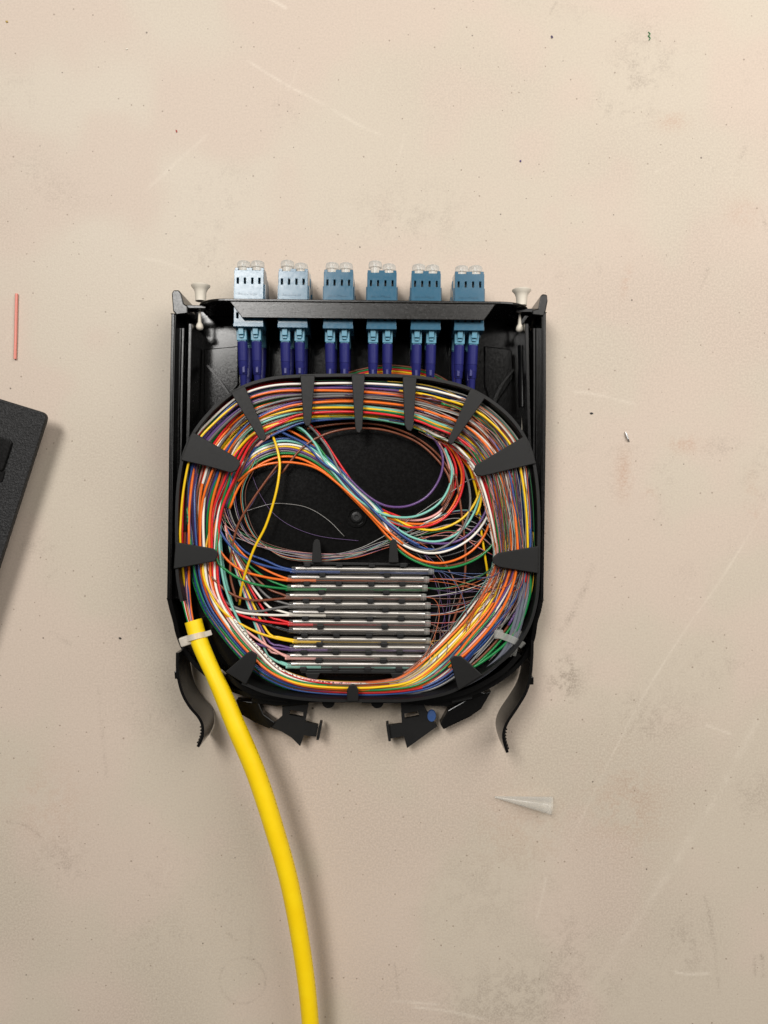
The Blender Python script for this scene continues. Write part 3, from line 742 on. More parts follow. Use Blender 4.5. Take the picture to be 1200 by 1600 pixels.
def make_connector(i, k, tier):
    c = P(AX[i], AYF[i], 26.0)
    cx = -3.3 if k == 0 else 3.05
    z = 21.0 if tier == 'upper' else 7.0
    y0 = c[1] - LEN
    x = c[0] + cx * ca + (-LEN) * (-sa) * 0 - 0.35
    side = ('left', 'right')[k]
    lab = 'navy booted fibre connector in the %s port of the %s %s-tier adapter' % (side, ORD[i].replace('most', 'most'), tier)
    if i in (1, 2, 3, 4): lab = 'navy booted fibre connector, %s port, %s %s-tier adapter' % (side, ORD[i], tier)
    lean = 0.0
    if i == 5: lean = -0.10 if k == 1 else -0.03
    if i == 0: lean = 0.07 if k == 0 else 0.03
    r = root('fibre_connector', (x, y0, z), lab, 'connector', 'fibre connectors in the adapter bay', RZ + lean * 0.6)
    L = dict(local=True)
    add('housing', box(-2.2, 2.2, -5.6, 0.3, -2.4, 1.9), M['conn'], r, key='cn_h', bevel=0.25, **L)
    add('collar', box(-1.75, 1.75, -6.6, -5.4, -1.8, 1.5), M['conn'], r, key='cn_c', bevel=0.2, **L)
    add('latch', prism([(-1.15, 0.2), (1.15, 0.2), (1.15, -3.4), (-1.15, -3.4)], 2.6, 3.6), M['conn'], r, key='cn_l', bevel=0.2, **L)
    add('latch_hook', box(-0.9, 0.9, -4.6, -3.2, 1.7, 2.7), M['conn'], r, key='cn_k', bevel=0.2, **L)
    # stepped boot; the upper row slopes down under the splice deck
    prof = [(-5.9, 2.0), (-6.0, 2.28), (-14.2, 2.2), (-14.25, 2.05), (-14.6, 2.05), (-14.65, 2.14), (-17.2, 2.06), (-17.25, 1.9), (-17.5, 1.9), (-17.55, 1.95), (-20.0, 1.8), (-20.1, 1.55), (-26.0, 1.35), (-26.0, 0.01)]
    V, F = lathe(prof, 'y', 20)
    drop = 0.30 if tier == 'upper' else 0.0
    V[:, 2] += np.where(V[:, 1] < -9, (V[:, 1] + 9) * drop, 0)
    V[:, 0] += np.where(V[:, 1] < -9, lean * 0.8 * (V[:, 1] + 9) * -1 * -1, 0)
    add('boot', (V, F[::1]), M['boot'], r, smooth=True, autosmooth=28, key='boot%s%.2f' % (tier, lean), **L)
    add('boot_rib', box(-0.55, 0.55, -19.4, -15.2, 0.2 - (1.6 if tier == 'upper' else -1.6) + 0.0, 2.15 - (2.5 if tier == 'upper' else 0)), M['boot'], r, key='rib' + tier, bevel=0.15, **L)
    return r
for tier in ('upper', 'lower'):
    for i in range(6):
        make_adapter(i, tier)
        for k in (0, 1): make_connector(i, k, tier)

# ------------------------------------------------------------------ fibre strands
ST = [((281, 930), (345, 925)), ((278, 868), (341, 868)), ((279, 800), (347, 800)), ((284, 742), (368, 752)), ((296, 692), (380, 728)), ((328, 652), (394, 702)), ((372, 614), (413, 684)),
      ((422, 597), (448, 668)), ((480, 594), (482, 657)), ((560, 593), (560, 655)), ((640, 597), (638, 667)), ((695, 607), (677, 684)), ((745, 624), (706, 697)), ((788, 657), (728, 717)),
      ((821, 704), (745, 744)), ((832, 760), (757, 780)), ((836, 820), (768, 830)), ((836, 876), (772, 878)), ((831, 930), (752, 922)), ((808, 985), (713, 974)), ((752, 1045), (666, 1022)),
      ((692, 1076), (624, 1056)), ((630, 1085), (590, 1064)), ((551, 1087), (551, 1066)), ((470, 1081), (490, 1062)), ((425, 1066), (442, 1046)), ((381, 1040), (412, 1018)), ((325, 985), (374, 976))]
NS = len(ST)
OA = np.array([s[0] for s in ST], float); IA = np.array([s[1] for s in ST], float)
def ring_pt(u, t):
    u = u % NS; i = int(math.floor(u)); f = u - i
    def c4(A):
        a, b, c, d = (A[(i + k) % NS] for k in (-1, 0, 1, 2))
        return 0.5 * ((2 * b) + (c - a) * f + (2 * a - 5 * b + 4 * c - d) * f * f + (3 * b - a - 3 * c + d) * f ** 3)
    o_, i_ = c4(OA), c4(IA)
    return o_ + (i_ - o_) * t
def smooth_noise(amp, freq):
    ph = rng.uniform(0, 6.28, 3); fr = freq * rng.uniform(0.6, 1.5, 3); am = amp * np.array([1, .6, .35])
    return lambda u: float(sum(a * math.sin(f * u + p) for a, f, p in zip(am, fr, ph)))
def bias(u):
    d = min(abs(u % NS), NS - (u % NS))
    return max(0.0, 1 - d / 2.6)
TABU = [1.1, 4.1, 6.1, 8.0, 9.0, 10.1, 12.1, 14.2, 17.0]
def snap(u):
    c = [t + NS * k for k in range(-2, 4) for t in TABU]
    return min(c, key=lambda t: abs(t - u))
def ring_run(u0, u1, t0, amp=0.10, freq=0.33, z0=19, zamp=1.5, loop=False, tend=None, step=0.5):
    if loop: u0, u1 = snap(u0), snap(u1)
    n = max(4, int(abs(u1 - u0) / step)); nz = smooth_noise(amp, freq); zz = smooth_noise(zamp, 0.45)
    out = []
    for k in range(n + 1):
        s = k / n; u = u0 + (u1 - u0) * s
        t = t0 + nz(u)
        if tend is not None: t = t * (1 - s ** 2) + tend * s ** 2
        t = min(1.03, max(0.02, t))
        if loop:
            b = bias(u); t = t * (1 - b) + (0.42 + 0.58 * t) * b
            lr = max(0.0, 1 - abs((u % NS) - 19.3) / 2.8); t = t * (1 - lr) + (0.30 + 0.70 * t) * lr
        p = ring_pt(u, t)
        z_ = min(25.3, max(15.2, z0 + zz(u)))
        if loop:
            e_ = min(1.0, min(k, n - k) * (abs(u1 - u0) / n) / 2.2); z_ = 15.2 + (z_ - 15.2) * e_ ** 0.7
        out.append((p[0], p[1], z_))
    return out
NSTR = {}
def strand(pts, color, r=0.56, name='buffered_fibre', label=None, group=None, ink=False, thin=False, n=4, sides=8, mat=None):
    q = cr(np.array(pts, float), n)
    w_ = np.array([P(x, y, z) for x, y, z in q])
    w_ = resample(w_, 2.2)
    (v, f), uv = tube(w_, r if thin or mat else r * 0.93, sides if not thin else 6)
    mm_ = mat or (FT[color] if thin else (FMI[color] if ink else FM[color]))
    uv = uv + np.array([rng.uniform(0, 1), rng.uniform(0, 400)])
    o = add(name, (v, f), mm_, None, smooth=True, uv=uv)
    cn = {'grey': 'slate grey', 'clear': 'clear glass'}.get(color, color)
    if label is None:
        label = cn + (' hair-thin bare fibre' if thin else ' buffered fibre') + (' with black print' if ink else '') + ' coiled with the bundle round the cassette'
        group = group or ('thin ' if thin else 'printed ' if ink else '') + cn + ' fibres coiled in the cassette'
    tag(o, label, 'fibre', group or 'optical fibres in the cassette')
    NSTR[color] = NSTR.get(color, 0) + 1
    return o

# (a) strands entering from the yellow cable, running up the left side and round the top and right
ORDER = ['green', 'white', 'red', 'brown', 'yellow', 'violet', 'pink', 'blue', 'orange', 'green', 'white', 'grey', 'violet', 'yellow', 'red', 'blue', 'pink', 'white', 'orange', 'brown', 'aqua', 'green', 'red', 'yellow', 'grey', 'black']
for j, cname in enumerate(ORDER[:24]):
    t = 0.05 + 0.80 * (j + 0.5) / 24 + rng.normal(0, 0.02)
    jj = (j * 7) % 24
    a = -3 + 6 * (j % 12) / 11
    z0 = 17.5 + 6.0 * ((j * 5) % 7) / 6
    pre = [(304 + a * 1.1, 992, 20.5), (300 + a * 1.6, 975, 20.5), (295 + a * 2.2, 950, 20.0), (291 + a * 3.2, 915, 20.0)]
    if j < 9:
        pts = pre + ring_run(1.3, rng.uniform(17, 22), 0.03 + 0.30 * j / 9, 0.07, z0=z0 + 1, tend=min(0.95, t + rng.uniform(-.1, .3)))
    else:
        pts = ring_run(0.5 + rng.uniform(-8, -3), rng.uniform(17, 25), t, 0.06, z0=z0, loop=True)
    strand(pts, cname, rng.uniform(0.55, 0.66), ink=(j % 4 == 1))
# (b) full loops filling the channel
for j in range(54):
    cname = ['white', 'violet', 'pink', 'green', 'blue', 'red', 'yellow', 'white', 'grey', 'aqua', 'orange', 'pink', 'brown', 'violet', 'green', 'white'][j % 16]
    t = rng.uniform(0.06, 0.98); u0 = rng.uniform(0, NS)
    z0 = 16.0 + 6.5 * rng.random()
    strand(ring_run(u0, u0 + rng.uniform(17, 33), t, rng.uniform(0.05, 0.14), 0.3, z0, 1.4, loop=True), cname, rng.uniform(0.52, 0.64), ink=(j % 5 == 0))
# strands sweeping the lower right towards the bottom run
for j, cname in enumerate(['white', 'red', 'orange', 'white', 'red', 'pink', 'grey', 'yellow', 'pink', 'aqua', 'violet', 'orange', 'white', 'blue', 'green']):
    t0 = 0.95 - 0.75 * j / 14
    z0 = 20 + rng.uniform(-2.5, 3)
    u1 = rng.uniform(23.5, 30.0)
    strand(ring_run(rng.uniform(9, 14), u1, t0, 0.05, z0=z0, loop=True), cname, rng.uniform(0.52, 0.62), ink=(j % 6 == 0))
strand(ring_run(11, 16, 0.35, 0.05, z0=21) + [(829, 905, 22), (824, 945, 22.5), (810, 980, 22.5), (785, 1010, 22), (755, 1033, 21), (735, 1045, 20.5)], 'green', 0.66,
       label='bright green buffered fibre, outermost at the lower right beside clear tubes')

# (c) fans into the left ends of the splice sleeves
FAN = [[(341, 812, 20), (350, 840, 20.5), (375, 867, 20), (410, 883, 19)], [(334, 828, 20), (346, 864, 20), (375, 890, 20), (415, 902, 19)], [(338, 871, 23), (355, 892, 22), (385, 909, 21), (420, 917, 19)],
       [(324, 885, 22), (340, 911, 22), (365, 930, 21), (395, 938, 20), (422, 937, 19)], [(325, 905, 21), (345, 935, 21), (375, 952, 20.5), (405, 955, 20), (432, 950, 19)], [(322, 900, 22), (340, 938, 22), (365, 954, 21), (400, 960, 20)],
       [(328, 915, 21), (350, 945, 20), (380, 963, 20), (415, 971, 19)], [(332, 905, 18), (360, 945, 18), (390, 966, 18), (422, 978, 18)], [(317, 886, 24), (330, 930, 24), (355, 961, 23), (395, 985, 21), (430, 997, 19)],
       [(328, 920, 20), (358, 970, 20), (388, 1000, 19.5), (420, 1011, 19)], [(326, 892, 22), (343, 945, 22), (373, 976, 21), (410, 1004, 20)], [(343, 860, 22), (352, 918, 22.5), (373, 970, 22), (402, 1012, 21), (432, 1033, 19)]]
for i in range(12):
    cname = NAMES[i]; e = [(LX[i] + 3, ROWS[i] + 2.0, 18.2), (LX[i] + 16, ROWS[i] + 2.4, 18.05)]
    pre = ring_run(10, 2.6 if i in (0, 1) else 1.9, 0.55 + 0.035 * i, 0.06, z0=20, tend=0.97 if i in (0, 1, 2, 11) else 0.8)
    lab = '%s buffered fibre, one of the pair entering the %s sleeve' % ({'grey': 'slate grey'}.get(cname, cname), ['top', 'second', 'third', 'fourth', 'fifth', 'sixth', 'seventh', 'eighth', 'ninth', 'tenth', 'eleventh', 'bottom'][i])
    grp = '%s fibre pair at its splice sleeve' % cname
    strand(pre + FAN[i] + e, cname, 0.60, label=lab, group=grp, n=5)
    # second of the pair comes in from above, a little inward
    y = ROWS[i]
    dx = 8 + 1.6 * i
    s2 = [(350, 800, 17.5), (355 + dx * 0.3, 832 + 3.5 * i, 17), (380 + dx * .4, 862 + 8.3 * i, 17), (414 + dx * .2, (y - 15) + 0.2 * i, 17.5), (438, y - 5, 18), (LX[i] + 4, y - 0.3, 18.2), (LX[i] + 14, y + 0.6, 18.1)]
    strand(ring_run(9, 2.9, 0.75 + 0.02 * i, 0.05, z0=17.5, tend=1.0) + s2, cname, 0.56, label=lab, group=grp, n=5, ink=(i == 8))

# (d) S-shaped crossover bundle from left to right
S1 = [(352, 792), (364, 757), (384, 727), (412, 708), (445, 700), (480, 708), (515, 732), (552, 768), (585, 800)]
S1C = [('blue', 1.25, [(612, 824), (640, 846), (668, 858), (705, 856), (740, 838), (762, 805), (766, 770)]), ('aqua', .9, [(612, 820), (650, 842), (690, 845), (725, 825), (747, 785), (752, 745), (740, 715)]),
       ('white', .55, [(615, 840), (652, 861), (690, 863), (730, 845), (757, 815), (770, 780), (768, 750)]), ('violet', -.05, [(605, 816), (640, 838), (677, 849), (716, 845), (747, 820), (765, 780), (764, 745)]),
       ('yellow', .22, [(602, 802), (640, 822), (680, 828), (720, 812), (745, 780), (752, 742), (738, 712)]), ('grey', -.32, [(612, 834), (650, 858), (685, 858), (715, 838), (733, 800), (733, 760), (722, 725)]),
       ('green', -.62, [(614, 850), (645, 875), (690, 888), (735, 878), (768, 853), (784, 815), (785, 770)]), ('orange', -1.15, [(614, 846), (650, 872), (690, 880), (730, 866), (756, 838), (768, 800), (762, 760)]),
       ('brown', -.95, [(612, 848), (655, 877), (700, 884), (745, 870), (772, 846), (780, 800), (772, 755)]), ('pink', .7, [(610, 828), (655, 848), (695, 843), (730, 816), (748, 785), (752, 750), (735, 720)]),
       ('black', .1, [(610, 842), (650, 866), (690, 870), (735, 855), (763, 828), (775, 795)])]
S1A = np.array(S1, float); tng = np.gradient(S1A, axis=0); tng /= np.linalg.norm(tng, axis=1, keepdims=True); nrm = np.stack([tng[:, 1], -tng[:, 0]], 1)
for k, (cname, off, tail) in enumerate(S1C):
    wv = np.array([0.6, .8, 1, 1.1, 1.15, 1.0, .8, .7, .8]) * 10.5
    hd = S1A + nrm * (off * wv)[:, None] + rng.normal(0, 0.5, S1A.shape)
    z = 16.3 if cname in ('brown', 'pink', 'black') else 18.0 + 0.25 * (k % 4)
    pts = [(x, y, z) for x, y in hd] + [(x, y, z + 0.5 + 0.4 * math.sin(i + k)) for i, (x, y) in enumerate(tail)]
    strand(pts, cname, 0.58, label='%s buffered fibre in the S-shaped crossover over the black deck' % {'grey': 'slate grey'}.get(cname, cname), group='fibres of the S-shaped crossover', n=6, ink=(cname == 'white'))
S2 = [('red', [(470, 652), (485, 664), (505, 686), (526, 718), (552, 755), (582, 787), (615, 804), (650, 813), (685, 801), (708, 770), (713, 735), (703, 706), (685, 686)], 'red buffered fibre sweeping down from the top tab'),
      ('grey', [(468, 652), (486, 668), (510, 697), (529, 733), (547, 765), (572, 792), (605, 812), (640, 826)], 'slate grey buffered fibre running beside the red sweep'),
      ('pink', [(450, 660), (480, 680), (505, 708), (528, 740), (556, 774), (590, 800), (625, 811), (660, 812), (688, 799), (704, 772), (704, 742), (697, 712), (684, 690)], 'pink buffered fibre in the small loop right of centre'),
      ('aqua', [(440, 662), (468, 668), (490, 690), (506, 718), (522, 740), (550, 772), (586, 798), (620, 808), (652, 806), (682, 790), (700, 765), (706, 735), (695, 700)], 'aqua buffered fibre crossing the small loop right of centre'),
      ('orange', [(430, 665), (455, 674), (485, 692), (512, 716), (540, 752), (575, 790), (615, 812), (655, 819), (690, 810), (712, 782), (722, 745), (712, 712), (695, 690)], 'orange buffered fibre under the red sweep'),
      ('blue', [(425, 668), (448, 679), (478, 695), (503, 722), (530, 742), (562, 775), (598, 812), (630, 838), (655, 852)], 'blue buffered fibre descending beside the aqua one'),
      ('green', [(440, 655), (462, 668), (486, 684), (512, 718), (540, 756), (570, 786), (602, 810), (640, 828)], 'green buffered fibre descending beside the orange one'),
      ('white', [(590, 808), (625, 818), (655, 820), (682, 808), (700, 785), (706, 760), (708, 735), (700, 712)], 'white buffered fibre at the bottom of the small loop'),
      ('red', [(600, 812), (640, 824), (680, 818), (708, 795), (722, 765), (724, 735), (712, 706), (690, 680), (660, 668)], 'red buffered fibre on the outside of the small loop'),
      ('violet', [(540, 742), (566, 768), (590, 785), (612, 792), (640, 790), (668, 775), (687, 747), (692, 717), (683, 692), (665, 676)], 'violet buffered fibre curving alone across the black deck'),
      ('brown', [(440, 740), (465, 707), (490, 687), (522, 674), (560, 669), (605, 673), (650, 690), (682, 717), (701, 745), (702, 768), (690, 790)], 'brown buffered fibre, lower of the pair under the top tabs'),
      ('brown', [(480, 670), (515, 664), (555, 661), (600, 665), (645, 681), (682, 708), (705, 742), (706, 772), (690, 800)], 'brown buffered fibre, upper of the pair under the top tabs'),
      ('brown', [(435, 725), (415, 752), (392, 785), (372, 820), (362, 860), (360, 900), (370, 940)], 'brown buffered fibre slanting down left of the yellow stray'),
      ('brown', [(712, 740), (721, 800), (727, 860), (725, 910), (712, 960), (692, 1010), (668, 1042), (625, 1062)], 'brown buffered fibre dropping past the sleeves on the right'),
      ('orange', [(690, 690), (712, 706), (735, 735), (752, 770), (765, 810), (776, 850), (784, 880)], 'orange buffered fibre down the inner edge of the right bundle'),
      ('red', [(700, 690), (730, 722), (752, 755), (768, 800), (778, 845), (780, 890)], 'red buffered fibre down the inner edge of the right bundle'),
      ('yellow', [(720, 705), (735, 735), (747, 780), (752, 830), (758, 870), (762, 905), (755, 945)], 'yellow buffered fibre dropping inside the right bundle'),
      ('yellow', [(752, 735), (754, 760), (750, 790), (744, 805)], 'short yellow fibre below the right upper tab'),
      ('aqua', [(344, 815), (346, 860), (352, 900), (362, 940), (372, 975), (390, 1008)], 'aqua buffered fibre straight down the left inner edge'),
      ('orange', [(372, 752), (395, 733), (425, 724), (460, 723), (497, 733), (535, 762), (570, 795), (600, 825), (630, 850)], 'orange buffered fibre arching under the crossover on the left')]
for k, (cname, pts, lab) in enumerate(S2):
    z = 16.4 + 0.6 * ((k * 4) % 7)
    if k == 9: z = 20.5
    strand([(x, y, z) for x, y in pts], cname, 0.58 if cname != 'brown' else 0.54, label=lab, n=6)
strand([(418, 668, 17), (428, 686, 19.5), (436, 715, 22), (436.5, 738, 23), (430, 775, 23.5), (415, 822, 23.5), (398, 855, 23), (385, 890, 22), (377, 920, 20), (374, 945, 17)], 'yellow', 0.62,
       label='single stray yellow fibre hanging across the left of the black deck', n=6)
# lower-level strands seen in front of the deck under the boots
for k, cname in enumerate(('brown', 'green', 'red', 'yellow', 'orange', 'violet')):
    dy = k * 3.0
    strand([(490, 612, 9), (530, 588 + dy, 9), (570, 576 + dy, 9), (610, 571 + dy, 9), (655, 577 + dy, 9), (690, 590 + dy, 9), (720, 612, 9)], cname, 0.5, label='%s fibre arching low under the connector boots' % cname, group='low fibres under the connector boots', n=6)

# (e) thin bare fibres
for j in range(13):
    cname = ['pink', 'violet', 'brown', 'clear', 'grey', 'green', 'clear', 'violet', 'pink', 'orange', 'aqua', 'clear', 'brown'][j]
    d = (j - 6) * 2.9 + rng.normal(0, 1.5); e = rng.normal(0, 4)
    if j % 3 == 2:
        pts = [(343, 790 + d, 18), (352, 815 + d, 18), (385, 838 + d * .5, 18.5), (430, 857 + d * .3, 18.5), (485, 868 + d * .3, 19), (545, 866 + e * .5, 18.5), (600, 850 + e, 18), (650, 838 + e, 18), (700, 830 + 2 * e, 18), (750, 838 + 3 * e, 18)]
    else:
        pts = [(412 + e, 680, 17), (385 + d, 720, 19), (367 + d, 760, 19), (366 + d, 790, 18.5), (378 + d * .9, 825, 18.5), (402 + d * .6, 850, 18.5), (445, 866 + d * .35, 19), (500, 871 + d * .35, 19), (555, 866 + e * .4 + d * .2, 18.5), (605, 848 + e, 18), (655, 828 + e * 2, 18), (705, 808 + e * 3, 18), (745, 815 + e * 5, 18.5), (772, 845 + e * 3, 18.5)]
    strand(pts, cname, 0.17, 'bare_fibre', thin=True, n=5, label='hair-thin fibre looping under the holder tabs above the sleeves', group='thin fibres looping above the sleeves')
for pts, cname, lab in (([(380, 800, 16), (420, 788, 16), (445, 787, 16), (480, 793, 16), (512, 812, 16), (538, 838, 16)], 'clear', 'clear glass fibre arching alone over the black deck'),
                   ([(395, 745, 15.5), (405, 770, 15.5), (425, 800, 15.5), (455, 822, 15.5), (500, 838, 15.5), (560, 845, 15.5)], 'violet', 'violet thin fibre crossing the black deck low'),
                   ([(432, 735, 15.5), (410, 760, 15.5), (395, 785, 15.5), (385, 800, 15.5)], 'violet', 'short violet thin fibre left of the yellow stray')):
    strand(pts, cname, 0.13, 'bare_fibre', thin=True, n=6, label=lab)
# fan of bare fibres from the right ends of the sleeves into the right bundle
ORDW = ['top', 'second', 'third', 'fourth', 'fifth', 'sixth', 'seventh', 'eighth', 'ninth', 'tenth', 'eleventh', 'bottom']
for i in range(12):
    for q in range(4):
        cname = NAMES[i] if q == 0 else random.choice(['brown', 'orange', 'violet', 'clear', 'white', 'brown', 'red', NAMES[i]])
        if cname == 'black': cname = 'brown'
        y = ROWS[i] + rng.uniform(-2.0, 2.5); x = RX[i] - 2
        up = rng.random() < (0.88 if i < 8 else 0.7)
        if up:
            u1 = rng.uniform(16.0, 17.6) if i < 6 else rng.uniform(16.6, 18.6); t1 = rng.uniform(0.25, 0.98)
            rp = ring_run(u1, u1 - rng.uniform(3, 8), t1, 0.09, 0.5, z0=24.3, zamp=0.8)
        else:
            u1 = rng.uniform(19.6, 20.8); t1 = rng.uniform(0.4, 1.0)
            rp = ring_run(u1, u1 + rng.uniform(2.2, 3.4), t1, 0.05, 0.5, z0=23.5, zamp=0.8)
        p0 = np.array([x, y, 18.0]); p1 = np.array(rp[0]); d1 = np.array(rp[1]) - p1; d1 /= np.linalg.norm(d1)
        Lh = np.linalg.norm(p1 - p0); m0 = np.array([1.0, rng.normal(0.05, 0.10), 0.0]) * Lh * rng.uniform(0.9, 1.5); m1 = d1 * Lh * rng.uniform(0.8, 1.3)
        hm = []
        for k in range(9):
            t_ = k / 9
            hm.append((2 * t_**3 - 3 * t_**2 + 1) * p0 + (t_**3 - 2 * t_**2 + t_) * m0 + (-2 * t_**3 + 3 * t_**2) * p1 + (t_**3 - t_**2) * m1)
        pts = [(x - 8, y, 18)] + [tuple(h) for h in hm] + rp
        strand(pts, cname, rng.uniform(0.11, 0.19), 'bare_fibre', thin=True, n=4, label='thin bare fibre leaving the right end of the %s sleeve' % ORDW[i], group='bare fibres at the right end of the %s sleeve' % ORDW[i])
# loose bare fibres in the space right of the sleeves
for k in range(6):
    x0 = rng.uniform(635, 690); y0 = rng.uniform(850, 890)
    cname = random.choice(['clear', 'orange', 'violet', 'brown', 'grey'])
    pts = [(x0 - 40, y0 - 22, 17), (x0, y0 + rng.uniform(-6, 6), 17.5), (x0 + rng.uniform(20, 45), y0 + rng.uniform(40, 70), 18), (x0 + rng.uniform(30, 50), y0 + rng.uniform(100, 130), 18), (x0 + rng.uniform(0, 40), y0 + rng.uniform(150, 175), 17)]
    strand(pts, cname, 0.13, 'bare_fibre', thin=True, n=8, label='loose bare fibre curving down between the sleeves and right bundle', group='loose bare fibres right of the sleeves')
# bare fibres on the outside of the top and right of the coil
for j in range(40):
    cname = random.choice(['brown', 'grey', 'violet', 'white', 'green', 'clear', 'orange', 'blue', 'red', 'pink', 'white', 'aqua', 'yellow'])
    t = rng.uniform(0.02, 0.42) if j < 31 else rng.uniform(0.3, 1.0)
    u0 = rng.uniform(7.5, 12.5); u1 = rng.uniform(15, 20.5)
    strand(ring_run(u0, u1, t, rng.uniform(0.06, 0.16), 0.6, rng.uniform(18.5, 24.5), 0.8, step=0.5), cname, rng.uniform(0.14, 0.24), 'bare_fibre', thin=True)

# ------------------------------------------------------------------ clear furcation tubes and their tie on the right
for k in range(3):
    d = k * 5.5
    pts = [(824 - d, 858, 21), (826 - d, 895, 22), (822 - d, 940, 22.5), (811 - d, 985, 22.5), (796 - d * .9, 1018, 22), (768 - d * .8, 1046, 21.5), (732 - d * .7, 1068, 21), (690 - d * .6, 1083, 20), (640, 1091 - d * .5, 18.5), (590, 1092, 17)]
    strand(pts, 'grey', 0.72, 'clear_tube', 'clear plastic tubing curving round the lower right rim', 'clear tubing at the lower right', mat=M['cleartube'], n=6, sides=10)
for k, (a, b) in enumerate((((806, 983, 22), (796, 1025, 21)), ((812, 985, 21.5), (803, 1024, 21)))):
    strand([a, ((a[0] + b[0]) / 2, (a[1] + b[1]) / 2, 22), b], 'grey', 0.95, 'tube_stub', 'short clear tube stub held by the translucent tie', 'short clear tube stubs under the tie', mat=M['tieclear'], n=4, sides=10)
t = root('cable_tie', P(800, 1000, 20), 'translucent cable tie strapping clear tubes at the lower right', 'cable tie')
q = [P(776, 990, 22.5), P(786, 994, 23.8), P(797, 998, 24.4), P(808, 1003, 24.0), P(815, 1007, 22.5), P(816, 1008, 19)]
q = cr(np.array(q), 6)
V = []; tt = np.gradient(q, axis=0); tt /= np.linalg.norm(tt, axis=1, keepdims=True)
sd = np.cross(tt, np.array([0, 0, 1.0])); sd[:, 2] = 0; sd /= np.linalg.norm(sd, axis=1, keepdims=True) + 1e-9; nn = np.cross(sd, tt)
def strap(q, sd, nn, wd, th):
    n = len(q); V = np.concatenate([q + sd * wd - nn * th, q - sd * wd - nn * th, q - sd * wd + nn * th, q + sd * wd + nn * th])
    F = [(a * n + i, a * n + i + 1, b * n + i + 1, b * n + i) for i in range(n - 1) for a, b in ((0, 1), (1, 2), (2, 3), (3, 0))] + [(0, n, 2 * n, 3 * n), (n - 1, 2 * n - 1, 3 * n - 1, 4 * n - 1)]
    return V, F
add('strap', strap(q, sd, nn, 1.5, 0.45), M['tieclear'], t, bevel=0.15)
hb = P(779, 991, 22.5); add('tie_head', join(box(hb[0] - 2.0, hb[0] + 2.0, hb[1] - 1.9, hb[1] + 1.9, 20.8, 23.6)), M['tieclear'], t, bevel=0.5)

# ------------------------------------------------------------------ yellow cable and its tie
cp = [(302, 970, 19.5), (310, 998, 20.5), (323, 1030, 22.5), (346, 1080, 25), (371, 1140, 26.5), (400, 1208, 26), (427, 1290, 25), (453, 1383, 23.5), (474, 1500, 21), (485, 1600, 19), (489, 1700, 15), (489, 1850, 9)]
q = cr(np.array(cp, float), 10); wpt = np.array([P(*a) for a in q]); wpt = resample(wpt, 2.0)
s = np.linspace(0, 1, len(wpt))
rad_ = np.interp(s, [0, .05, .09, .14, .2, .3, .5, .75, 1], [3.85, 3.75, 3.55, 3.95, 4.2, 4.25, 4.0, 3.75, 3.7])
cab = root('yellow_cable', wpt[0] - np.array([0, 0, 4]), 'thick yellow jacketed fibre cable entering the cassette at lower left', 'cable')
(v, f), uv = tube(wpt, rad_, 28, caps=False)
jk = add('jacket', (v, f), M['yellow'], cab, smooth=True, uv=uv)
tn = wpt[0] - wpt[1]; tn /= np.linalg.norm(tn)
(v, f), uv = tube([wpt[0] + tn * 0.02, wpt[0] - tn * 1.2, wpt[0] - tn * 2.5], 3.0, 24, caps=False)
sdv = np.cross(tn, [0, 0, 1.0]); sdv /= np.linalg.norm(sdv); upv = np.cross(sdv, tn)
V = []; F = []
for k in range(24):
    a = 2 * math.pi * k / 24; dr = sdv * math.cos(a) + upv * math.sin(a)
    V += [wpt[0] + dr * 3.85, wpt[0] + dr * 3.0, wpt[0] - tn * 3 + dr * 2.9]
for k in range(24):
    a, b = 3 * k, 3 * ((k + 1) % 24); F += [(a, b, b + 1, a + 1), (a + 1, b + 1, b + 2, a + 2)]
F.append(tuple(3 * k + 2 for k in range(24)))
add('cut_end', (np.array(V), F), M['yellow'], cab)
t = root('cable_tie', P(302, 998, 17), 'translucent cable tie with square head round the yellow cable end', 'cable tie')
cc = P(308, 995, 20.4); ax = P(323, 1030, 22.5) - P(302, 970, 19.5); ax /= np.linalg.norm(ax)
ax = ax + np.array([-0.12, 0.0, 0]); ax /= np.linalg.norm(ax)
sv = np.cross(ax, [0, 0, 1.0]); sv /= np.linalg.norm(sv); uv_ = np.cross(sv, ax)
V, F = [], []
for k in range(36):
    a = 2 * math.pi * k / 36; dr = sv * math.cos(a) + uv_ * math.sin(a)
    for (al, rr_) in ((-1.25, 3.75), (1.25, 3.75), (1.25, 4.55), (-1.25, 4.55)): V.append(cc + ax * al + dr * rr_)
for k in range(36):
    k2 = (k + 1) % 36
    for a in range(4): b = (a + 1) % 4; F.append((4 * k + a, 4 * k + b, 4 * k2 + b, 4 * k2 + a))
add('strap', (np.array(V), F), M['tie'], t, smooth=True, autosmooth=40)
hc = P(291, 1001, 21.0)
def obox(c, a, b, cdir, la_, lb_, lc_):
    V = [c + a * (i * la_) + b * (j * lb_) + cdir * (k * lc_) for k in (-1, 1) for (i, j) in ((-1, -1), (1, -1), (1, 1), (-1, 1))]
    return V, [(3, 2, 1, 0), (4, 5, 6, 7), (0, 1, 5, 4), (1, 2, 6, 5), (2, 3, 7, 6), (3, 0, 4, 7)]
hsd = np.array([0.93, 0.30, 0.0]); hsd /= np.linalg.norm(hsd); hax = np.array([-0.30, 0.93, 0]); 
hd = add('tie_head', obox(hc, hsd, hax, np.array([0, 0, 1.0]), 2.7, 2.1, 1.7), M['tie'], t, bevel=0.6)
add('slot', obox(hc + [0.2, 0, 1.7], hsd, hax, np.array([0, 0, 1.0]), 0.9, 0.9, 0.12), M['tie'], hd, bevel=0.1)
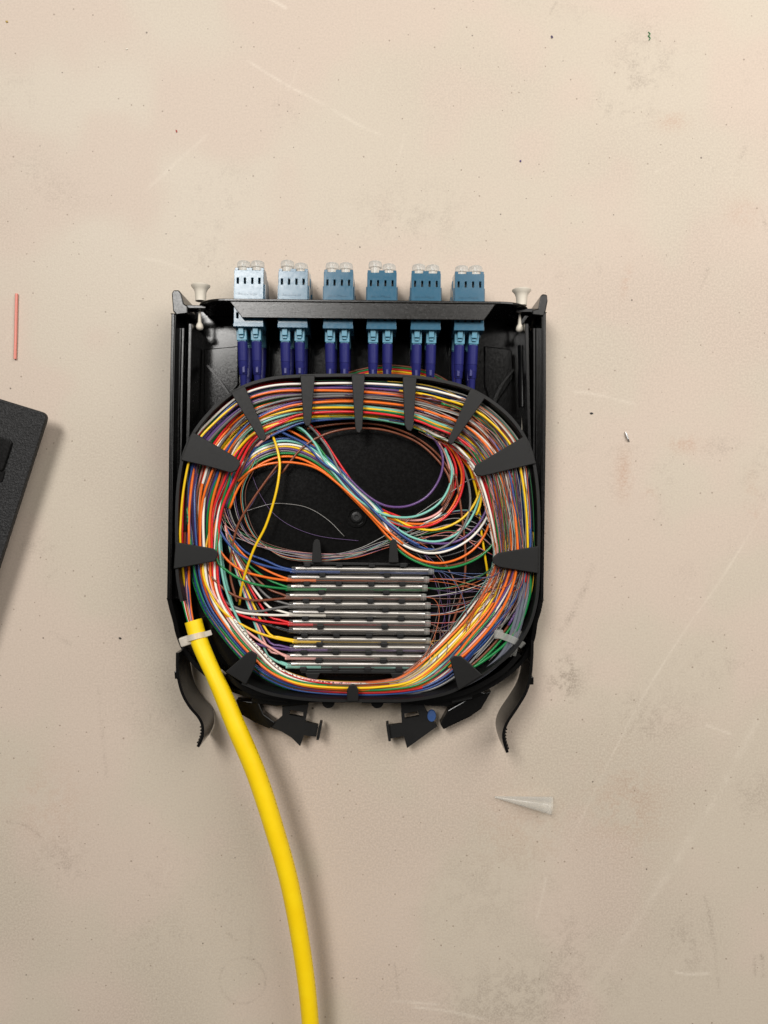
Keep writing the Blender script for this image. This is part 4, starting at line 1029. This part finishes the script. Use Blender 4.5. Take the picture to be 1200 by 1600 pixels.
add('tail', obox(P(321, 991, 21.5), hsd, hax, np.array([0, 0, 1.0]), 2.8, 1.15, 0.5), M['tie'], t, bevel=0.2)

# ------------------------------------------------------------------ things lying on the table
# translucent conical tip
a = P(773, 1245, 0.6); b = P(863, 1259, 4.0); L = np.linalg.norm((b - a)[:2])
prof = [(0, 0.45), (L * 0.12, 0.85), (L * 0.5, 2.3), (L * 0.82, 3.45), (L * 0.83, 3.62), (L * 0.87, 3.7), (L * 0.88, 3.6), (L * 0.93, 3.85), (L * 0.935, 3.98), (L, 4.1), (L, 3.75), (L * 0.5, 2.0), (0, 0.25)]
V, F = lathe(prof, 'x', 32)
d = (b - a) / np.linalg.norm(b - a); s1 = np.cross([0, 0, 1.0], d); s1 /= np.linalg.norm(s1); s2 = np.cross(d, s1)
V = a + V[:, :1] * d + V[:, 1:2] * s1 + V[:, 2:3] * s2
V[:, 2] -= V[:, 2].min() - 0.02
o = add('conical_tip', (V, F), M['tip'], None, smooth=True, autosmooth=35); tag(o, 'translucent conical plastic tip lying on the table below the cassette', 'plastic tip')
# pink sleeve
(v, f), _ = tube([P(26, 459, 0.8), P(25.2, 492, 0.8), P(24.6, 525, 0.8), P(23.5, 561, 0.8)], 0.66, 16)
o = add('pink_sleeve', (v, f), M['pink'], None, smooth=True, autosmooth=40); tag(o, 'short pink plastic sleeve lying at the left edge of the table', 'sleeve')
# black textured case at the left edge
m = principled('textured_case', (0.02, 0.02, 0.02), 0.55, spec=0.45); nt = NT(m); oc = objcoord(nt)
g = nt.noise(oc, 1100, 3, 0.7)
nt.t.links.new(nt.mix(nt.ramp(g, 0.42, 0.72), (0.004, 0.004, 0.0042), (0.030, 0.030, 0.031)), nt.b.inputs['Base Color'])
nt.bump(g, 0.9, 0.0006); M['case'] = m
cr_ = root('black_case', P(-90, 760, 0), 'black pebble-textured plastic case cut off at the left edge', 'case')
def roundpoly(pts, r, n=6):
    out = []
    p = [np.array(q, float) for q in pts]; m_ = len(p)
    for i in range(m_):
        a, b, c = p[i - 1], p[i], p[(i + 1) % m_]
        u = (a - b) / np.linalg.norm(a - b); v = (c - b) / np.linalg.norm(c - b)
        s0, s1_ = b + u * r, b + v * r
        for k in range(n + 1):
            t_ = k / n; out.append((1 - t_) ** 2 * s0 + 2 * t_ * (1 - t_) * b + t_ ** 2 * s1_)
    return out
cpts = roundpoly([(74, 646), (-226, 554), (-362, 978), (-62, 1070)], 12)
add('shell', pprism(cpts, 10.3, 13.5), M['case'], cr_, bevel=0.7, seg=3)
add('base', pprism(roundpoly([(30, 668), (-236, 586), (-346, 930), (-80, 1012)], 10), 0.2, 10.4, zmap=0), M['black'], cr_, bevel=0.5)
bp = roundpoly([(20, 689), (-40, 671), (-56, 720), (4, 738)], 7)
add('button', pprism(bp, 13.3, 14.6), M['black'], cr_, bevel=0.5)
add('button_bezel', pprism(roundpoly([(9, 734), (-50, 716), (-56, 737), (3, 755)], 5), 13.3, 13.9), M['black'], cr_, bevel=0.3)
# crumbs and clippings
def crumb(name, px, py, size, color, label, cat, sx=1.0, sy=1.0, mat=None, rz=0.0):
    V, F = lathe([(0, .3), (.25, .9), (.6, 1.0), (.9, .6), (1.0, .05)], 'z', 7)
    V[:, 0] *= size * sx; V[:, 1] *= size * sy; V[:, 2] *= size * 0.8
    V[:, :2] *= (1 + 0.25 * np.sin(V[:, :1] * 9 + V[:, 1:2] * 5 + px))
    c, s = math.cos(rz), math.sin(rz); V = np.c_[V[:, 0] * c - V[:, 1] * s, V[:, 0] * s + V[:, 1] * c, V[:, 2]]
    o = add(name, (V + P(px, py, 0) + [0, 0, 0.01], F), mat or plastic('crumb_' + label.split()[0], color, 0.5), None, smooth=True, autosmooth=50)
    tag(o, label, cat)
crumb('crumb', 276, 205, 0.5, (0.35, 0.04, 0.03), 'red crumb on the bare upper left of the table', 'crumb', .8, 1.3, rz=.4)
crumb('crumb', 924, 646, 0.55, (0.006, 0.006, 0.006), 'black rectangular bit on the table right of the cassette', 'crumb', 1.4, .8)
crumb('crumb', 862, 58, 0.55, (0.05, 0.03, 0.08), 'dark violet crumb near the top edge of the table', 'crumb', 1, 1.2, rz=.6)
crumb('crumb', 813, 252, 0.55, (0.06, 0.03, 0.14), 'violet crumb above the adapters on the right', 'crumb', .8, 1.1)
crumb('crumb', 11, 34, 0.6, (0.45, 0.30, 0.06), 'yellow crumb in the upper left corner', 'crumb', 1.2, .8)
crumb('crumb', 198, 77, 0.45, (0.75, 0.70, 0.60), 'white crumb on the upper left of the table', 'crumb', 1.3, .8)
crumb('crumb', 188, 997, 0.6, (0.03, 0.025, 0.02), 'dark crumb on the table left of the yellow cable end', 'crumb', 1.2, .8)
sv_ = [P(977, 675, 0.5), P(979, 680, 0.8), P(981, 686, 0.7), P(983, 690, 0.4)]
V, F = tube(sv_, [0.35, 0.6, 0.55, 0.3], 6)[0]
o = add('metal_shaving', (V, F), M['silver'], None); tag(o, 'tiny silvery shaving on the table right of the cassette', 'shaving')
sq = cr(np.array([P(1013, 50, 0.2), P(1016, 53, 0.3), P(1013, 56, 0.25), P(1016, 59, 0.3), P(1014, 63, 0.2)]), 5)
o = add('fibre_clipping', tube(sq, 0.2, 6)[0], FM['green'], None, smooth=True); tag(o, 'tiny green squiggle of fibre clipping at upper right', 'clipping')
print('strands', sum(NSTR.values()))
